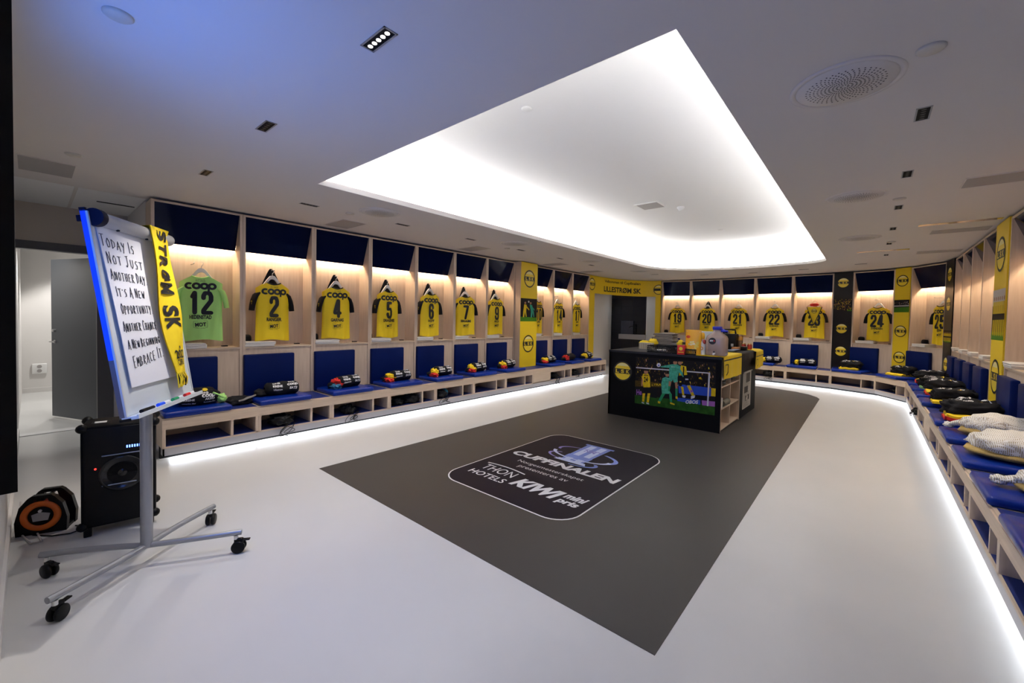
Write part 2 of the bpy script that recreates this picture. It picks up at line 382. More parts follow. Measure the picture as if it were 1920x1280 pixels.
def bench(w, org, ang, label, il=0, ir=0, solid=False, endcap=False, xdiv=None, pad=True, start=0.0):
    """bench unit, local x along the wall, front at y=-BD; il/ir narrow the front at mitred corners; start = plain length before the pad"""
    def bend(mb):
        out = []
        for x, y, z in mb.v:
            q = min(1.1, y/-BD); a, b = il*q, w-ir*q; out.append((a+(x/w)*(b-a), y, z))
        mb.v = out; return mb
    t = thing('bench', label, 'bench', (*org, 0), ang, 'bench units around the room walls')
    k = w/.857; xd = xdiv or (start+.60*(w-start)/.857)
    m = MB(); m.box((0, -BD+.01, .405), (w, .016, .42), 0); bend(m); build('top_board', m, WOODX, t)
    m = MB()
    m.box((0, -BD, .31), (w, -BD+.022, .405))
    if solid: m.box((.002, -BD, .125), (w-.002, -BD+.022, .31))
    bend(m); build('front_rail', m, WOODX, t)
    for x0 in ((0, w-.03) if not solid else ()):
        m = MB(); m.box((x0+.001, -BD, .125), (x0+.029, .0, .31 if not (endcap and x0 == 0) else .31)); m.box((x0+.001, -BD+.022, .31), (x0+.029, 0, .405)); bend(m); build('side_panel', m, WOOD, t)
    if not solid:
        m = MB(); m.box((xd-.012, -BD+.006, .14), (xd+.012, -.06, .31)); bend(m); build('divider', m, WOOD, t)
        m = MB(); m.box((.03, -.06, .14), (w-.03, -.04, .405)); bend(m); build('back_board', m, WOODX, t)
    m = MB(); m.box((0, -BD, .122), (w, -.0, .138)); bend(m); build('base_board', m, WOODX, t)
    if not solid: m = MB(); m.box((.031, -BD+.012, .138), (w-.031, -.061, .1405)); bend(m); build('shelf_liner', m, BLUEMAT, t)
    m = MB(); m.box((-.0 if not endcap else .006, -BD+.004, .048), (w, -BD+.018, .122))
    if endcap: m.box((.006, -BD+.004, .048), (.020, 0, .122))
    bend(m); build('plinth', m, PLINTH, t)
    m = MB(); m.box((.07 if endcap else .01, -BD+.060, .0430), (w-.01, -BD+.070, .053)); bend(m); build('led_strip', m, GLOWC, t)
    m = MB(); m.box((0, -.44, 0), (w, -.39, .122)); bend(m); build('recessed_base', m, BLACKM, t)
    if solid or not pad:
        m = MB(); m.box((.004, -BD+.03, .42), (w-.004, -.0, .4225)); bend(m); build('seat_liner', m, BLUEMAT, t)
    else:
        m = MB(); m.rbox((start+.012, -BD-.012, .4205), (xd+.005, -.055, .482), .026, 4); bend(m); build('seat_cushion', m, VINYL, t)
        m = MB(); m.box((xd+.012, -BD+.028, .42), (w-.006, -.0, .4225)); bend(m); build('seat_liner', m, BLUEMAT, t)
    return t

# ------------------------------------------------------------------ things kept in the lockers
HW = .205
def shirt_surf(x, z, seed):
    q = max(0, 1-(x/HW)**2)
    fold = (.008*math.sin(x*31+seed*1.9+z*2.2)+.005*math.sin(x*57-z*5+seed))*(1.0-.65*max(0, min(1, z/.7)))
    return -(.022+.034*q**.6)-fold
def shirt(t, num, name, body=YEL, sleeve=BLACKF, ink=PRINT, seed=0, collar=BLACKF, lower=None, words=True):
    """t: Empty at the hem centre; z up, facing -y; seen from its back with number and name"""
    def ztop(u):
        a = abs(u); base = .745-.075*((a-.40)/.60)**1.1 if a > .40 else .745-.022*(1-(a/.40)**2)
        return base
    def hw(v): return HW*(1.03-.05*math.sin(v*2.6)) 
    m = MB()
    def front(u, v):
        uu = 2*u-1; z = v*ztop(uu); x = uu*hw(v); hem = .012*math.sin(uu*3+seed)*(1-v)
        return (x, shirt_surf(x, z, seed) if abs(uu) < .999 else -.012, z+hem)
    def back(u, v):
        uu = 1-2*u; z = v*(ztop(uu)-(.06*max(0, 1-(uu/.40)**2) if abs(uu) < .4 else 0)); x = uu*hw(v)
        return (x, .018*max(0, 1-uu*uu)**.5-.012, z+.012*math.sin(uu*3+seed)*(1-v))
    m.grid(front, 26, 18); m.grid(back, 14, 10); bod = build('body', m, body, t); slv = {}
    for s in (-1, 1):
        m = MB(); pts = [(s*.160, .004, .615), (s*.200, .003, .575), (s*.222, .000, .515), (s*.236, -.003, .455), (s*.246, -.004, .385)]
        m.tube(pts, [.050, .064, .064, .060, .056], 14, flat=.46); slv[s] = build('sleeve', m, sleeve, t)
    m = MB(); m.tube([(x*HW, shirt_surf(x*HW, .74, seed)-.001, ztop(x)+.002) for x in [(-.40+.08*i) for i in range(11)]], .0075, 8)
    m.tube([(x*HW, .012, ztop(x)-.055*max(0, 1-(x/.40)**2)) for x in [(-.40+.08*i) for i in range(11)]], .007, 8); build('collar', m, collar, t)
    F = lambda l: (lambda x, z: (x, shirt_surf(x, z, seed)-l, z))
    m = MB(); sponsor(m, 0, .632, .285, F(.006)); build('sponsor_lettering', m, ink, bod)
    if num:
        m = MB(); wn = .098 if len(num) == 1 else .195
        for i, ch in enumerate(num): digit(m, ch, (i-(len(num)-1)/2)*.130+(.012 if ch == '1' and i == 0 and len(num) > 1 else 0), .438, .116 if ch != '1' else .088, .275, .045, F(.006))
        build('back_number', m, ink, bod)
    if name: m = MB(); text(m, name, 0, .272, min(.21, .026*len(name)+.03), .048, F(.006), 0, .035); build('name_lettering', m, ink, bod)
    m = MB(); text(m, 'MOT', .003, .185, .105, .046, F(.006), 0, .04, rot=.08)
    for a, b in (((-.065, .150), (.065, .154)), ((-.065, .222), (-.02, .224)), ((.03, .226), (.065, .228)), ((-.065, .15), (-.065, .222)), ((.065, .154), (.065, .228))):
        dx, dz = (0, .002) if abs(a[0]-b[0]) > .01 else (.002, 0); poly2d(m, [a, b, (b[0]+dx, b[1]+dz), (a[0]+dx, a[1]+dz)], F(.006))
    text(m, 'skaper verdier', 0, .142, .10, .009, F(.006), 0, 0)
    build('slogan_lettering', m, ink, bod)
    m = MB(); text(m, 'fra 1917 til i dag', 0, .706, .085, .010, F(.006), 0, 0); text(m, 'for alltid', 0, .691, .09, .010, F(.006), 0, .01); build('neck_lettering', m, ink, bod)
    if words:
        m = MB(); S = lambda x, z: (-.238+x, -.034, .475+z)
        text(m, 'BYGGE', 0, .018, .055, .018, S, 0, .02, rot=-.3); text(m, 'VBS', 0, -.012, .055, .026, S, 0, .03, rot=-.3); build('sleeve_lettering', m, YELP if body is YEL else PRINT, slv[-1])
        m = MB(); S2 = lambda x, z: (.240+x, -.034, .47+z); ring2d(m, 0, 0, .016, .008, S2, 0, 200, 520, 14); text(m, 'NM', .0, -.03, .03, .014, S2, 0, .02); build('sleeve_badge', m, WPRINT, slv[1])

def hanger(loc, rz, label):
    """white plastic hanger, origin at shoulder height"""
    def mk():
        a = MB(); pts = [(-.17, .0, -.125), (-.12, 0, -.075), (-.065, 0, -.008), (-.028, 0, .038), (0, 0, .046), (.028, 0, .038), (.065, 0, -.008), (.12, 0, -.075), (.17, 0, -.125)]
        n_ = len(pts); vs_ = []
        for i, (x, y, z) in enumerate(pts):
            th = .024 if 1 < i < n_-2 else .012
            vs_ += [(x, -.012, z-th), (x, -.012, z+th), (x, .012, z+th), (x, .012, z-th)]
        a.add(vs_, [(4*i+k, 4*i+(k+1) % 4, 4*i+4+(k+1) % 4, 4*i+4+k) for i in range(n_-1) for k in range(4)]+[(0, 1, 2, 3), (4*n_-1, 4*n_-2, 4*n_-3, 4*n_-4)])
        b = MB(); b.tube([(0, 0, .06), (0, 0, .095), (.012, 0, .108), (.020, 0, .122), (.012, 0, .140), (-.004, 0, .145), (-.014, 0, .134)], .0028, 6)
        return a.mesh('arms', WHITE), b.mesh('hook', STEEL)
    A, B = cached('hanger', mk)
    t = thing('clothes_hanger', label, 'hanger', loc, rz, 'white hangers in the lockers'); obj('arms', A, t); obj('hook', B, t); return t

def towel_mesh(w_=.27, d=.17, hgt=.042, seed=0, layers=3):
    m = MB()
    for i in range(layers):
        z0 = i*hgt/layers; z1 = z0+hgt/layers*1.02; s = random.Random(seed*9+i); ox, oy = s.uniform(-.008, .008), s.uniform(-.006, .006)
        m.rbox((-w_/2+ox, -d/2+oy, z0), (w_/2+ox*1.4, d/2+oy, z1), hgt/layers*.42, 3)
    m.v = [(x, y, max(0, z+.004*noise.noise(Vector((x*9+seed, y*9, z*5))) if z > .004 else z)) for x, y, z in m.v]
    return m
def black_pouch(loc, rz, label, w_=.12, hgt=.085, seed=0):
    m = MB(); m.blob((0, 0, hgt/2), (w_/2*.86, .040, hgt/2*.86), seed, .08, 2.0, 0, 3, .1, 0, .95)
    t = build('shin_guard_pouch', m, BLACKN, None, loc, rz); return tag(t, label, 'pouch', 'small black pouches on the locker ledges')

def roll_mesh(L_, r, seed):
    m = MB()
    def fn(u, v):
        a = 2*math.pi*u; x = (v-.5)*L_; e = min(1, min(v, 1-v)*9)**.5 if 0 < v < 1 else 0
        k = r*(.35+.65*e)*(1+.10*noise.noise(Vector((x*14+seed*5, math.cos(a)*2, math.sin(a)*2)))+.05*math.sin(a*3+x*30+seed))
        return (x, math.cos(a)*k*1.25, max(0, r*.95+math.sin(a)*k))
    m.grid(fn, 28, 26); return m
def kit_bundle(loc, rz, label, seed, cloth=('yellow', 'red'), L_=.30, words=('DNB', 'SATS', 'KRENE'), plain=False, flip=1):
    """rolled black training top with lettering, other kit spilling from one end; lies along local x"""
    t = thing('kit_bundle', label, 'kit bundle', loc, rz, 'rolled kit laid out on the benches')
    r = .080; L_ *= 1.18; mr = roll_mesh(L_, r, seed); bv = BVHTree.FromPolygons([Vector(v) for v in mr.v], mr.f); rt = build('rolled_top', mr, BLACKF, t)
    def F(x, s):                                        # s: arc length up the front of the roll
        dv = Vector((0, -.82, .57)); h_ = bv.ray_cast(Vector((x, 0, r*.95))+Vector((0, .57, .82))*(s+.025)+dv, -dv)[0]
        return tuple((h_ if h_ else Vector((x, -r, r*.5)))+dv*.003)
    if not plain:
        m = MB(); text(m, words[0], -L_*.20, .0, .08, .028, F, 0, .03); text(m, words[2], -L_*.18, -.042, .11, .030, F, 0, .05)
        text(m, words[1], L_*.27, -.075, .09, .026, F, 0, .04, .3); text(m, 'DNB', L_*.26, .022, .07, .026, F, 0, .03); sponsor(m, L_*.26, -.026, .115, F)
        text(m, 'Lillestrom', -L_*.18, -.082, .10, .018, F, 0, .02); build('lettering', m, WPRINT, rt)
    COL = {'yellow': YEL, 'red': RED, 'green': GREEN, 'teal': BLUEC, 'black': BLACKF}
    for i, c in enumerate(cloth):
        m = MB(); s = flip*-1
        cx = s*(L_*.5-.006+.040*i); m.blob((cx, -.010-.030*i, .064-.038*i), (.058, .085, .058-.022*i), seed*3+i, .30, 2.0, 0, 4, .6, 0.0, .5)
        build('%s_cloth' % c, m, COL[c], t)
    m = MB(); m.blob((flip*-(L_*.5+.03), .02, .035), (.075, .075, .045), seed+40, .3, 2, 0, 3, .6, 0); build('black_cloth', m, BLACKF, t)
    return t
def folded_kit(loc, rz, label, seed, layers=('yellow', 'red'), big=1.0):
    """folded black jacket heaped over shirt layers, longest along local y"""
    t = thing('kit_bundle', label, 'kit bundle', loc, rz, 'rolled kit laid out on the benches')
    COL = {'yellow': YEL, 'red': RED, 'green': GREEN, 'black': BLACKF, 'white': WHITEC}
    z = 0.0; n_ = len(layers)
    for i, c in enumerate(reversed(layers)):
        m = MB(); hh = .034
        def fn(u, v, i=i, z=z):
            x = (u-.5); y = (v-.5); k = 1-.06*i
            return (x*.30*k*big+.05, y*.40*k*big-.02, z+hh+.012*math.sin(x*11+seed+i)+.010*math.sin(y*14+seed*2)*math.cos(x*6))
        def fb(u, v, z=z, i=i): p = fn(1-u, v); return (p[0], p[1], max(z*.5, p[2]-hh))
        m.grid(fn, 16, 18); m.grid(fb, 16, 18)
        nu = 16; top = [fn(a/20, 0) for a in range(21)]+[fn(1, a/20) for a in range(21)]+[fn(1-a/20, 1) for a in range(21)]+[fn(0, 1-a/20) for a in range(21)]
        mm = len(top); m.add(top+[(p[0], p[1], max(z*.5, p[2]-hh)) for p in top], [(a, (a+1) % mm, mm+(a+1) % mm, mm+a) for a in range(mm)], 0, True)
        build('%s_layer' % c, m, COL[c], t); z += .032
    m = mk_ = MB(); m.blob((-.035, 0, z+.060), (.165*big, .215*big, .098), seed, .20, 2.2, 0, 4, .50, z*.5, .8); jk = build('jacket', m, BLACKF, t)
    bv = BVHTree.FromPolygons([Vector(v) for v in mk_.v], mk_.f)
    def F(x, y):
        h_ = bv.ray_cast(Vector((x, y, 1)), Vector((0, 0, -1)))[0]; return (x, y, (h_.z if h_ else z)+.004)
    m = MB(); rr = random.Random(seed)
    for a, b, s_ in ((-.06, -.12, 'DNB'), (.02, -.13, 'KRENE'), (-.10, -.06, 'coop'), (-.03, -.06, 'SATS'), (.05, -.05, 'AKRO'), (-.02, .09, 'LSK')):
        text(m, s_, a, b, .08, .034, F, 0, .05, rot=rad(90)+rr.uniform(-.2, .2))
    build('lettering', m, WPRINT, jk)
    m = MB(); ring2d(m, .03, .04, .020, 0, F, 0, n=14, sx=1.3); build('badge', m, YELC, jk)
    return t
def boot_bag(loc, rz, label, seed, r=.085, cords=True, second=None, drop=.14):
    t = thing('boot_bag', label, 'bag', loc, rz, 'black drawstring boot bags in the bench compartments')
    m = MB(); m.blob((0, -.02, r*.66), (r*1.15, r*1.25, r*.70), seed, .22, 2.0, 0, 4, .55, 0); pch = build('pouch', m, BLACKN, t)
    if second: m = MB(); m.blob((r*1.15, .01, r*.72), (r*.55, r*.9, r*.7), seed+5, .2, 2, 0, 3, .4, 0); build('side_cloth', m, second, t)
    if cords:
        rr = random.Random(seed)
        for k in range(3):
            x0 = rr.uniform(-.06, .04); pts = []; yy = -r*1.2-.028
            for i in range(15):
                a = i/14*math.pi*(1.5 if k else 1.2)
                pts.append((x0+(.085-.02*k)*math.cos(a*(1.3+.6*k))-.02+k*.03, yy-.006-.014*math.sin(a)**2, .035-drop*math.sin(i/14*math.pi)*(1, .8, 1.1)[k]))
            m = MB(); m.tube(pts, .0034, 6); build('drawstring', m, BLACK, pch)
    return t

# ------------------------------------------------------------------ wall rows
def frame_pt(org, ang, x, y, z=0): 
    ca, sa = math.cos(ang), math.sin(ang); return (org[0]+x*ca-y*sa, org[1]+x*sa+y*ca, z)
A90 = rad(90); Wd = .857
SEED = [0]
def fill(org, ang, w_, num, name, ref, black_behind=False, xs=.40, towel=True, pouch=False, bundle=None, **kw):
    """shirt on its hanger, towel, pouch for one locker; ref = how the locker is told apart"""
    SEED[0] += 1; s = SEED[0]; wob = random.Random(s*13)
    if num is not None:
        tilt = kw.get('tilt', wob.uniform(-.10, .10))
        t = thing('football_shirt', kw.get('slabel') or '%s football shirt numbered %s hanging in its locker' % (kw.get('colour', 'yellow'), num), 'shirt', frame_pt(org, ang, xs, .125, 1.14+kw.get('dz', 0)), ang+tilt, 'match shirts hanging in the lockers')
        shirt(t, num, name, kw.get('body', YEL), kw.get('sleeve', BLACKF), PRINT, s, kw.get('collar', BLACKF), words=kw.get('words', True))
        hanger(frame_pt(org, ang, xs, .125, 1.915+kw.get('dz', 0)), ang+tilt, 'white hanger carrying the shirt numbered %s' % num)
    if black_behind:
        m = MB(); m.grid(lambda u, v: ((u-.5)*(.03+.34*v**.85), .005*math.sin(u*9+v*4)+.016, -v*.42), 8, 12)
        m.grid(lambda u, v: ((.5-u)*(.03+.34*v**.85), .005*math.sin(u*9+v*4)+.024, -v*.42), 8, 12)
        o = build('hanging_garment', m, BLACKF, None, frame_pt(org, ang, xs, .15, 2.075+kw.get('dz', 0)), ang)
        tag(o, 'black garment hung on the hook behind the shirt numbered %s' % num, 'garment', 'black garments hung behind the shirts')
    if towel:
        o = build('folded_towel', towel_mesh(.34, .20, .058, s), WHITEC, None, frame_pt(org, ang, kw.get('tx', .215)+.015, .088, 1.0705), ang+wob.uniform(-.06, .06))
        tag(o, kw.get('tlabel') or 'white towel on the ledge of %s' % ref, 'towel', 'folded towels on the locker ledges')
    if pouch: black_pouch(frame_pt(org, ang, .105, .225, 1.0705), ang, 'black pouch behind the towel in %s' % ref, .13, .155, s)

# left row: seven lockers, then a yellow column, then three more
LX = -5.82
rows = [('12', 'HEDENSTAD'), ('2', 'RANGER'), ('4', 'GARNAS'), ('5', 'DRAGSNES'), ('6', 'HOFF'), ('7', 'IBRAIMI'), ('9', 'AKOR')]
for i, (num, nm) in enumerate(rows):
    org = (LX, .84+i*Wd); col = 'lime green' if num == '12' else 'yellow'
    ref = 'the locker with the shirt numbered %s' % num
    locker(Wd, org, A90, 'birch locker holding the %s shirt numbered %s' % (col, num))
    bench(Wd, org, A90, 'birch bench unit under the shirt numbered %s' % num, endcap=(i == 0))
    kw = dict(body=GREEN, sleeve=GREENS, collar=GREENS, colour='lime green', dz=.02, tilt=-.38) if i == 0 else {}
    if num == '7': kw['tilt'] = -.32
    fill(org, A90, Wd, num, nm, ref, black_behind=i > 0, xs=.375 if i else .47, pouch=i in (1, 2, 3, 4, 5), tx=.185 if i else .30, **kw)
rows2 = [('10', 'LUNDE'), ('14', 'KIM'), ('17', 'SAM')]
Y2 = 7.44
for i, (num, nm) in enumerate(rows2):
    org = (LX, Y2+i*Wd); ref = 'the locker with the shirt numbered %s' % num
    place = ('right beside the yellow column', 'second to the right of the yellow column', 'beside the yellow portal')[i]
    locker(Wd, org, A90, 'birch locker %s' % place)
    bench(Wd, org, A90, 'birch bench unit under the locker %s' % place)
    fill(org, A90, Wd, num, nm, 'the locker ' + place, xs=.36, slabel='yellow football shirt hanging in the locker %s' % place)
bench(Y2-6.84, (LX, 6.84), A90, 'plain birch bench block at the foot of the yellow column', solid=True)

# yellow column with crests and a match photograph
def photo_print(mb, fn, mi0, seed, kind):
    """small printed match photographs made of flat shapes in the unit square; material slots from mi0: dark, green, yellow, teal, skin, white"""
    R = random.Random(seed); P = lambda pts, l, mi: poly2d(mb, pts, lambda x, y: fn(x, y, l), mi0+mi)
    P([(0, 0), (1, 0), (1, 1), (0, 1)], .001, 0)
    if kind == 'duel':
        P([(0, 0), (1, 0), (1, .17), (0, .2)], .0015, 1)
        for cx, mi, lean in ((.25, 2, .02), (.72, 3, -.12)):
            P([(cx-.09, .42), (cx+.08, .42), (cx+.09+lean, .72), (cx-.06+lean, .74)], .002, mi)
            P([(cx-.10, .18), (cx-.03, .18), (cx+.02, .45), (cx-.09, .45)], .002, mi); P([(cx+.07, .2), (cx+.12, .2), (cx+.08, .45), (cx, .45)], .002, mi)
            P([(cx+.05+lean, .70), (cx+.26+lean, .52), (cx+.24+lean, .48), (cx+.05+lean, .62)], .002, mi)
            ring2d(mb, cx+lean, .80, .055, 0, lambda x, y: fn(x, y, .002), mi0+4, n=10)
        ring2d(mb, .48, .86, .045, 0, lambda x, y: fn(x, y, .002), mi0+5, n=10)
    elif kind == 'crowd':
        for k in range(150):
            x, y = R.uniform(.02, .95), R.uniform(.05, .95); s = R.uniform(.012, .035)
            P([(x, y), (x+s, y), (x+s, min(1, y+s*2)), (x, min(1, y+s*2))], .0015+R.uniform(0, .0004), R.choice((2, 2, 2, 4, 0)))
        P([(.75, 0), (1, 0), (1, .1), (.8, .12)], .0022, 1)
    elif kind == 'pitch':
        P([(0, 0), (1, 0), (1, .42), (0, .38)], .0015, 1); P([(0, .46), (1, .48), (1, .56), (0, .55)], .0015, 5)
        for k in range(40): x, y = R.uniform(0, .95), R.uniform(.58, .8); P([(x, y), (x+.03, y), (x+.03, y+.05), (x, y+.05)], .0018, R.choice((4, 0, 5)))
    else:                                               # team standing in a row
        P([(0, 0), (1, 0), (1, .16), (0, .16)], .0015, 1)
        P([(0, .68), (1, .68), (1, 1), (0, 1)], .0013, 5) if kind == 'team' else None
        for k in range(6):
            x = .08+k*.16
            P([(x, .10), (x+.05, .10), (x+.05, .40), (x, .40)], .002, 2); P([(x+.07, .08), (x+.12, .08), (x+.11, .40), (x+.06, .40)], .002, 2)
            P([(x-.01, .40), (x+.13, .40), (x+.13, .52), (x-.01, .52)], .002, 0); P([(x-.02, .52), (x+.14, .52), (x+.13, .76), (x, .76)], .002, 2)
            ring2d(mb, x+.06, .82, .045, 0, lambda x_, y_: fn(x_, y_, .002), mi0+4, n=8, sy=1)
PHOTO = [mat('photo_dark', (.012, .010, .012), .5, spec=.12), mat('photo_grass', (.05, .17, .012), .5, spec=.12), mat('photo_yellow', (.62, .44, .015), .5, spec=.12), mat('photo_teal', (.03, .30, .20), .5, spec=.12), mat('photo_skin', (.33, .17, .10), .5, spec=.12), mat('photo_white', (.5, .47, .45), .5, spec=.12)]
def panel(org, ang, w_, colour, label, crests, photo=None, proud=.012, depth=.05, side=None, z0=.425, dark=False, cr=.115, sy=1, ptilt=0):
    t = thing('advert_panel', label, 'panel', (*org, 0), ang)
    m = MB(); m.box((.002, -proud, z0), (w_-.002, depth, 2.70), 0)
    build('board', m, side or colour, t)
    m = MB(); m.box((.003, -proud-.002, z0), (w_-.003, -proud-.0005, 2.70)); pf = build('printed_face', m, colour, t)
    for z in crests: crest('club_crest', pf, lambda x, y, l: (x, -proud-.003-l, y), w_/2, z, cr, dark, sy)
    if photo:
        kind, za, zb = photo; m = MB()
        photo_print(m, lambda u, v, l: (.004+u*(w_-.008), -proud-.0025-l, za+(zb-za)*v), 0, len(label), kind); build('photo_print', m, PHOTO, pf)
    return t
BPAN = mat('black_print_panel', (.010, .009, .010), .35, spec=.16)
panel((LX, 6.845), A90, .585, YELP, 'yellow column with two round crests between the left lockers', (2.35, .93), ('duel', 1.42, 1.92), proud=.16, depth=.25, side=WOOD, z0=.424, cr=.19)

# back row: five lockers, black panel, locker, yellow panel, locker, black panel
Q = [(-4.83, 12.64), (-4.0, 12.72), (-3.19, 12.72), (-2.32, 12.66), (-1.465, 12.56), (-.64, 12.45), (-.29, 12.36), (.417, 12.06), (.645, 11.85), (1.09, 11.17), (1.14, 10.67)]
BQ = [(-4.72, 12.09), (-3.96, 12.17), (-3.2, 12.17), (-2.36, 12.11), (-1.50, 12.01), (-.61, 11.87), (.15, 11.57), (.58, 10.88)]       # bench front
def seg(a, b): return math.hypot(b[0]-a[0], b[1]-a[1]), math.atan2(b[1]-a[1], b[0]-a[0])
back = [('19', 'SORENSEN'), ('20', 'OLDEIDE'), ('21', 'KNUDSEN'), ('22', 'SLORDAHL'), ('23', 'IDEN')]
for i, (num, nm) in enumerate(back):
    L_, a_ = seg(Q[i], Q[i+1]); ref = 'the locker with the shirt numbered %s' % num
    locker(L_, Q[i], a_, 'birch locker holding the yellow shirt numbered %s' % num)
    fill(Q[i], a_, L_, num, nm, ref, black_behind=num == '20', xs=.45, pouch=True, tx=.2)
for (i, num, nm) in ((6, '24', 'SVENDSEN'), (8, '25', 'EDH')):
    L_, a_ = seg(Q[i], Q[i+1]); ref = 'the locker with the shirt numbered %s' % num
    locker(L_, Q[i], a_, 'birch locker holding the yellow shirt numbered %s' % num)
    fill(Q[i], a_, L_, num, nm, ref, xs=.45 if i == 6 else .62, pouch=True, tx=.24)
L_, a_ = seg(Q[5], Q[6]); panel(Q[5], a_, L_, BPAN, 'black panel with three crests right of the shirt numbered 23', (2.46, 1.39, .86), ('crowd', 1.80, 2.08), dark=True)
L_, a_ = seg(Q[7], Q[8]); panel(Q[7], a_, L_, YELP, 'yellow panel with three ringed crests right of the shirt numbered 24', (2.43, 1.37, .82), ('pitch', 1.77, 2.03), cr=.12)
L_, a_ = seg(Q[9], Q[10]); panel(Q[9], a_, L_, BPAN, 'black panel with crests in the corner right of the shirt numbered 25', (2.44, 1.90, .80), ('row', 1.2, 1.42), dark=True, cr=.13)
# benches of the back row: trapezoids between wall corners and the front line
BW = [Q[0], Q[1], Q[2], Q[3], Q[4], Q[5], (.417, 12.06), (1.14, 11.0)]
bl = ['the shirt numbered 19', 'the shirt numbered 20', 'the shirt numbered 21', 'the shirt numbered 22', 'the shirt numbered 23', 'the shirt numbered 24', 'the shirt numbered 25']
BENCH_F = {}
for i in range(7):
    fa, fb = Vector(BQ[i]), Vector(BQ[i+1]); d = (fb-fa).normalized(); nb = Vector((-d.y, d.x))
    oa = fa+nb*BD; wa_, wb_ = Vector(BW[i]), Vector(BW[i+1])
    xa, xb = (wa_-oa).dot(d), (wb_-oa).dot(d)          # wall corners along the front direction
    if i == 6: xb = (Vector((1.13, 10.88))-oa).dot(d)
    w_ = xb-xa; org = tuple(oa+d*xa); L_ = (fb-fa).length
    bench(w_, org, math.atan2(d.y, d.x), 'birch bench unit under %s' % bl[i], il=-xa, ir=xb-L_, xdiv=w_*.70)
    BENCH_F[i] = (org, math.atan2(d.y, d.x), w_, -xa)

# right row, seen from its side
RX = 1.14; AR = rad(-90); RW = .7875
refsR = ['first locker beyond the black corner panel on the right wall', 'second locker beyond the black corner panel on the right wall', 'third locker beyond the black corner panel on the right wall', 'right-wall locker just beyond the tall yellow panel']
for i in range(4):
    org = (RX, 10.67-i*RW); locker(RW, org, AR, 'birch ' + refsR[i])
    fill(org, AR, RW, None, None, 'the ' + refsR[i], tx=.17, tlabel='folded white towel in the %s' % refsR[i])
    if i == 0: bench(RW+.21, (RX, 10.88), AR, 'birch bench unit under the %s' % refsR[i], start=.21, il=.0)
    else: bench(RW, org, AR, 'birch bench unit under the %s' % refsR[i])
yR = 10.67-4*RW
panel((RX, yR), AR, .59, YELP, 'tall yellow panel with large crests on the right wall', (2.33, .93), ('team', 1.35, 1.93), cr=.20)
bench(.59, (RX, yR), AR, 'plain birch bench block at the foot of the yellow right-wall panel', solid=True)
yN = yR-.59
refsN = ['near side of the tall yellow panel', 'second place this side of the tall yellow panel', 'third place this side of the tall yellow panel', 'fourth place this side of the tall yellow panel', 'fifth place this side of the tall yellow panel', 'sixth place this side of the tall yellow panel']
for i in range(6):
    org = (RX, yN-i*Wd)
    if i < 3:
        locker(Wd, org, AR, 'birch right-wall locker at the %s' % refsN[i])
        if i < 2: fill(org, AR, Wd, None, None, '', tx=.17, tlabel='white towel on the ledge at the %s' % refsN[i])
    bench(Wd, org, AR, 'birch right-wall bench unit at the %s' % refsN[i])

# ------------------------------------------------------------------ yellow portal and what is behind it
EC, EA, EB = (-4.85, 10.6), 1.0, 2.0
def fasc(s):                                           # plan curve by arc parameter 0..1 : straight then elliptic corner
    if s < .2: return (-5.85, 9.99+s/.2*.61), (1, 0)
    a = (s-.2)/.8*math.pi/2; x, y = EC[0]-EA*math.cos(a), EC[1]+EB*math.sin(a)
    nx, ny = EB*math.cos(a), -EA*math.sin(a); q = math.hypot(nx, ny); return (x, y), (nx/q, ny/q)
pt = thing('portal', 'curved yellow welcome portal over the far doorway', 'portal', (0, 0, 0))
def strip(mb, s0, s1, z0, z1, n_=24, th=.05, off=0):
    vs_ = []
    for i in range(n_+1):
        (x, y), (nx, ny) = fasc(s0+(s1-s0)*i/n_)
        for o_, z in ((off, z0), (off, z1), (off-th, z1), (off-th, z0)): vs_.append((x+nx*o_, y+ny*o_, z))
    mb.add(vs_, [(4*i+k, 4*i+4+k, 4*i+4+(k+1) % 4, 4*i+(k+1) % 4) for i in range(n_) for k in range(4)]+[(0, 1, 2, 3), (4*n_+3, 4*n_+2, 4*n_+1, 4*n_)])
m = MB(); strip(m, 0, 1, 2.225, 2.71); hdr = build('header', m, YELP, pt)
m = MB(); strip(m, 0, .115, 0, 2.225, 6); build('left_post', m, YELP, pt)
m = MB(); strip(m, .925, 1, 0, 2.225, 6); build('right_post', m, YELP, pt)
ARC = [0]; _p = None
for i in range(401):
    p = Vector(fasc(i/400)[0]); ARC.append(ARC[-1]+((p-_p).length if _p else 0)); _p = p
ARC = ARC[1:]
def at_arc(d):
    d = max(0, min(ARC[-1]-1e-4, d)); i = next(k for k in range(401) if ARC[k] > d)-1; i = max(0, i)
    s = (i+(d-ARC[i])/(ARC[i+1]-ARC[i]))/400; return fasc(s)
def PF(x, z, l=.004): (a, b), (nx, ny) = at_arc(x); return (a+nx*l, b+ny*l, z)
m = MB(); text(m, 'Velkommen til Cupfinalen', 1.65, 2.60, 1.52, .105, PF, 0, .022); build('welcome_lettering', m, PRINT, hdr); m = MB(); text(m, 'LILLESTRØM SK', 1.65, 2.385, 1.58, .165, PF, 0, .032); build('welcome_lettering', m, PRINT, hdr)
crest('club_crest', hdr, lambda x, y, l: PF(x, y, .001+l), .19, 2.47, .17)
crest('club_crest', hdr, lambda x, y, l: PF(x, y, .001+l), 2.97, 2.44, .155)
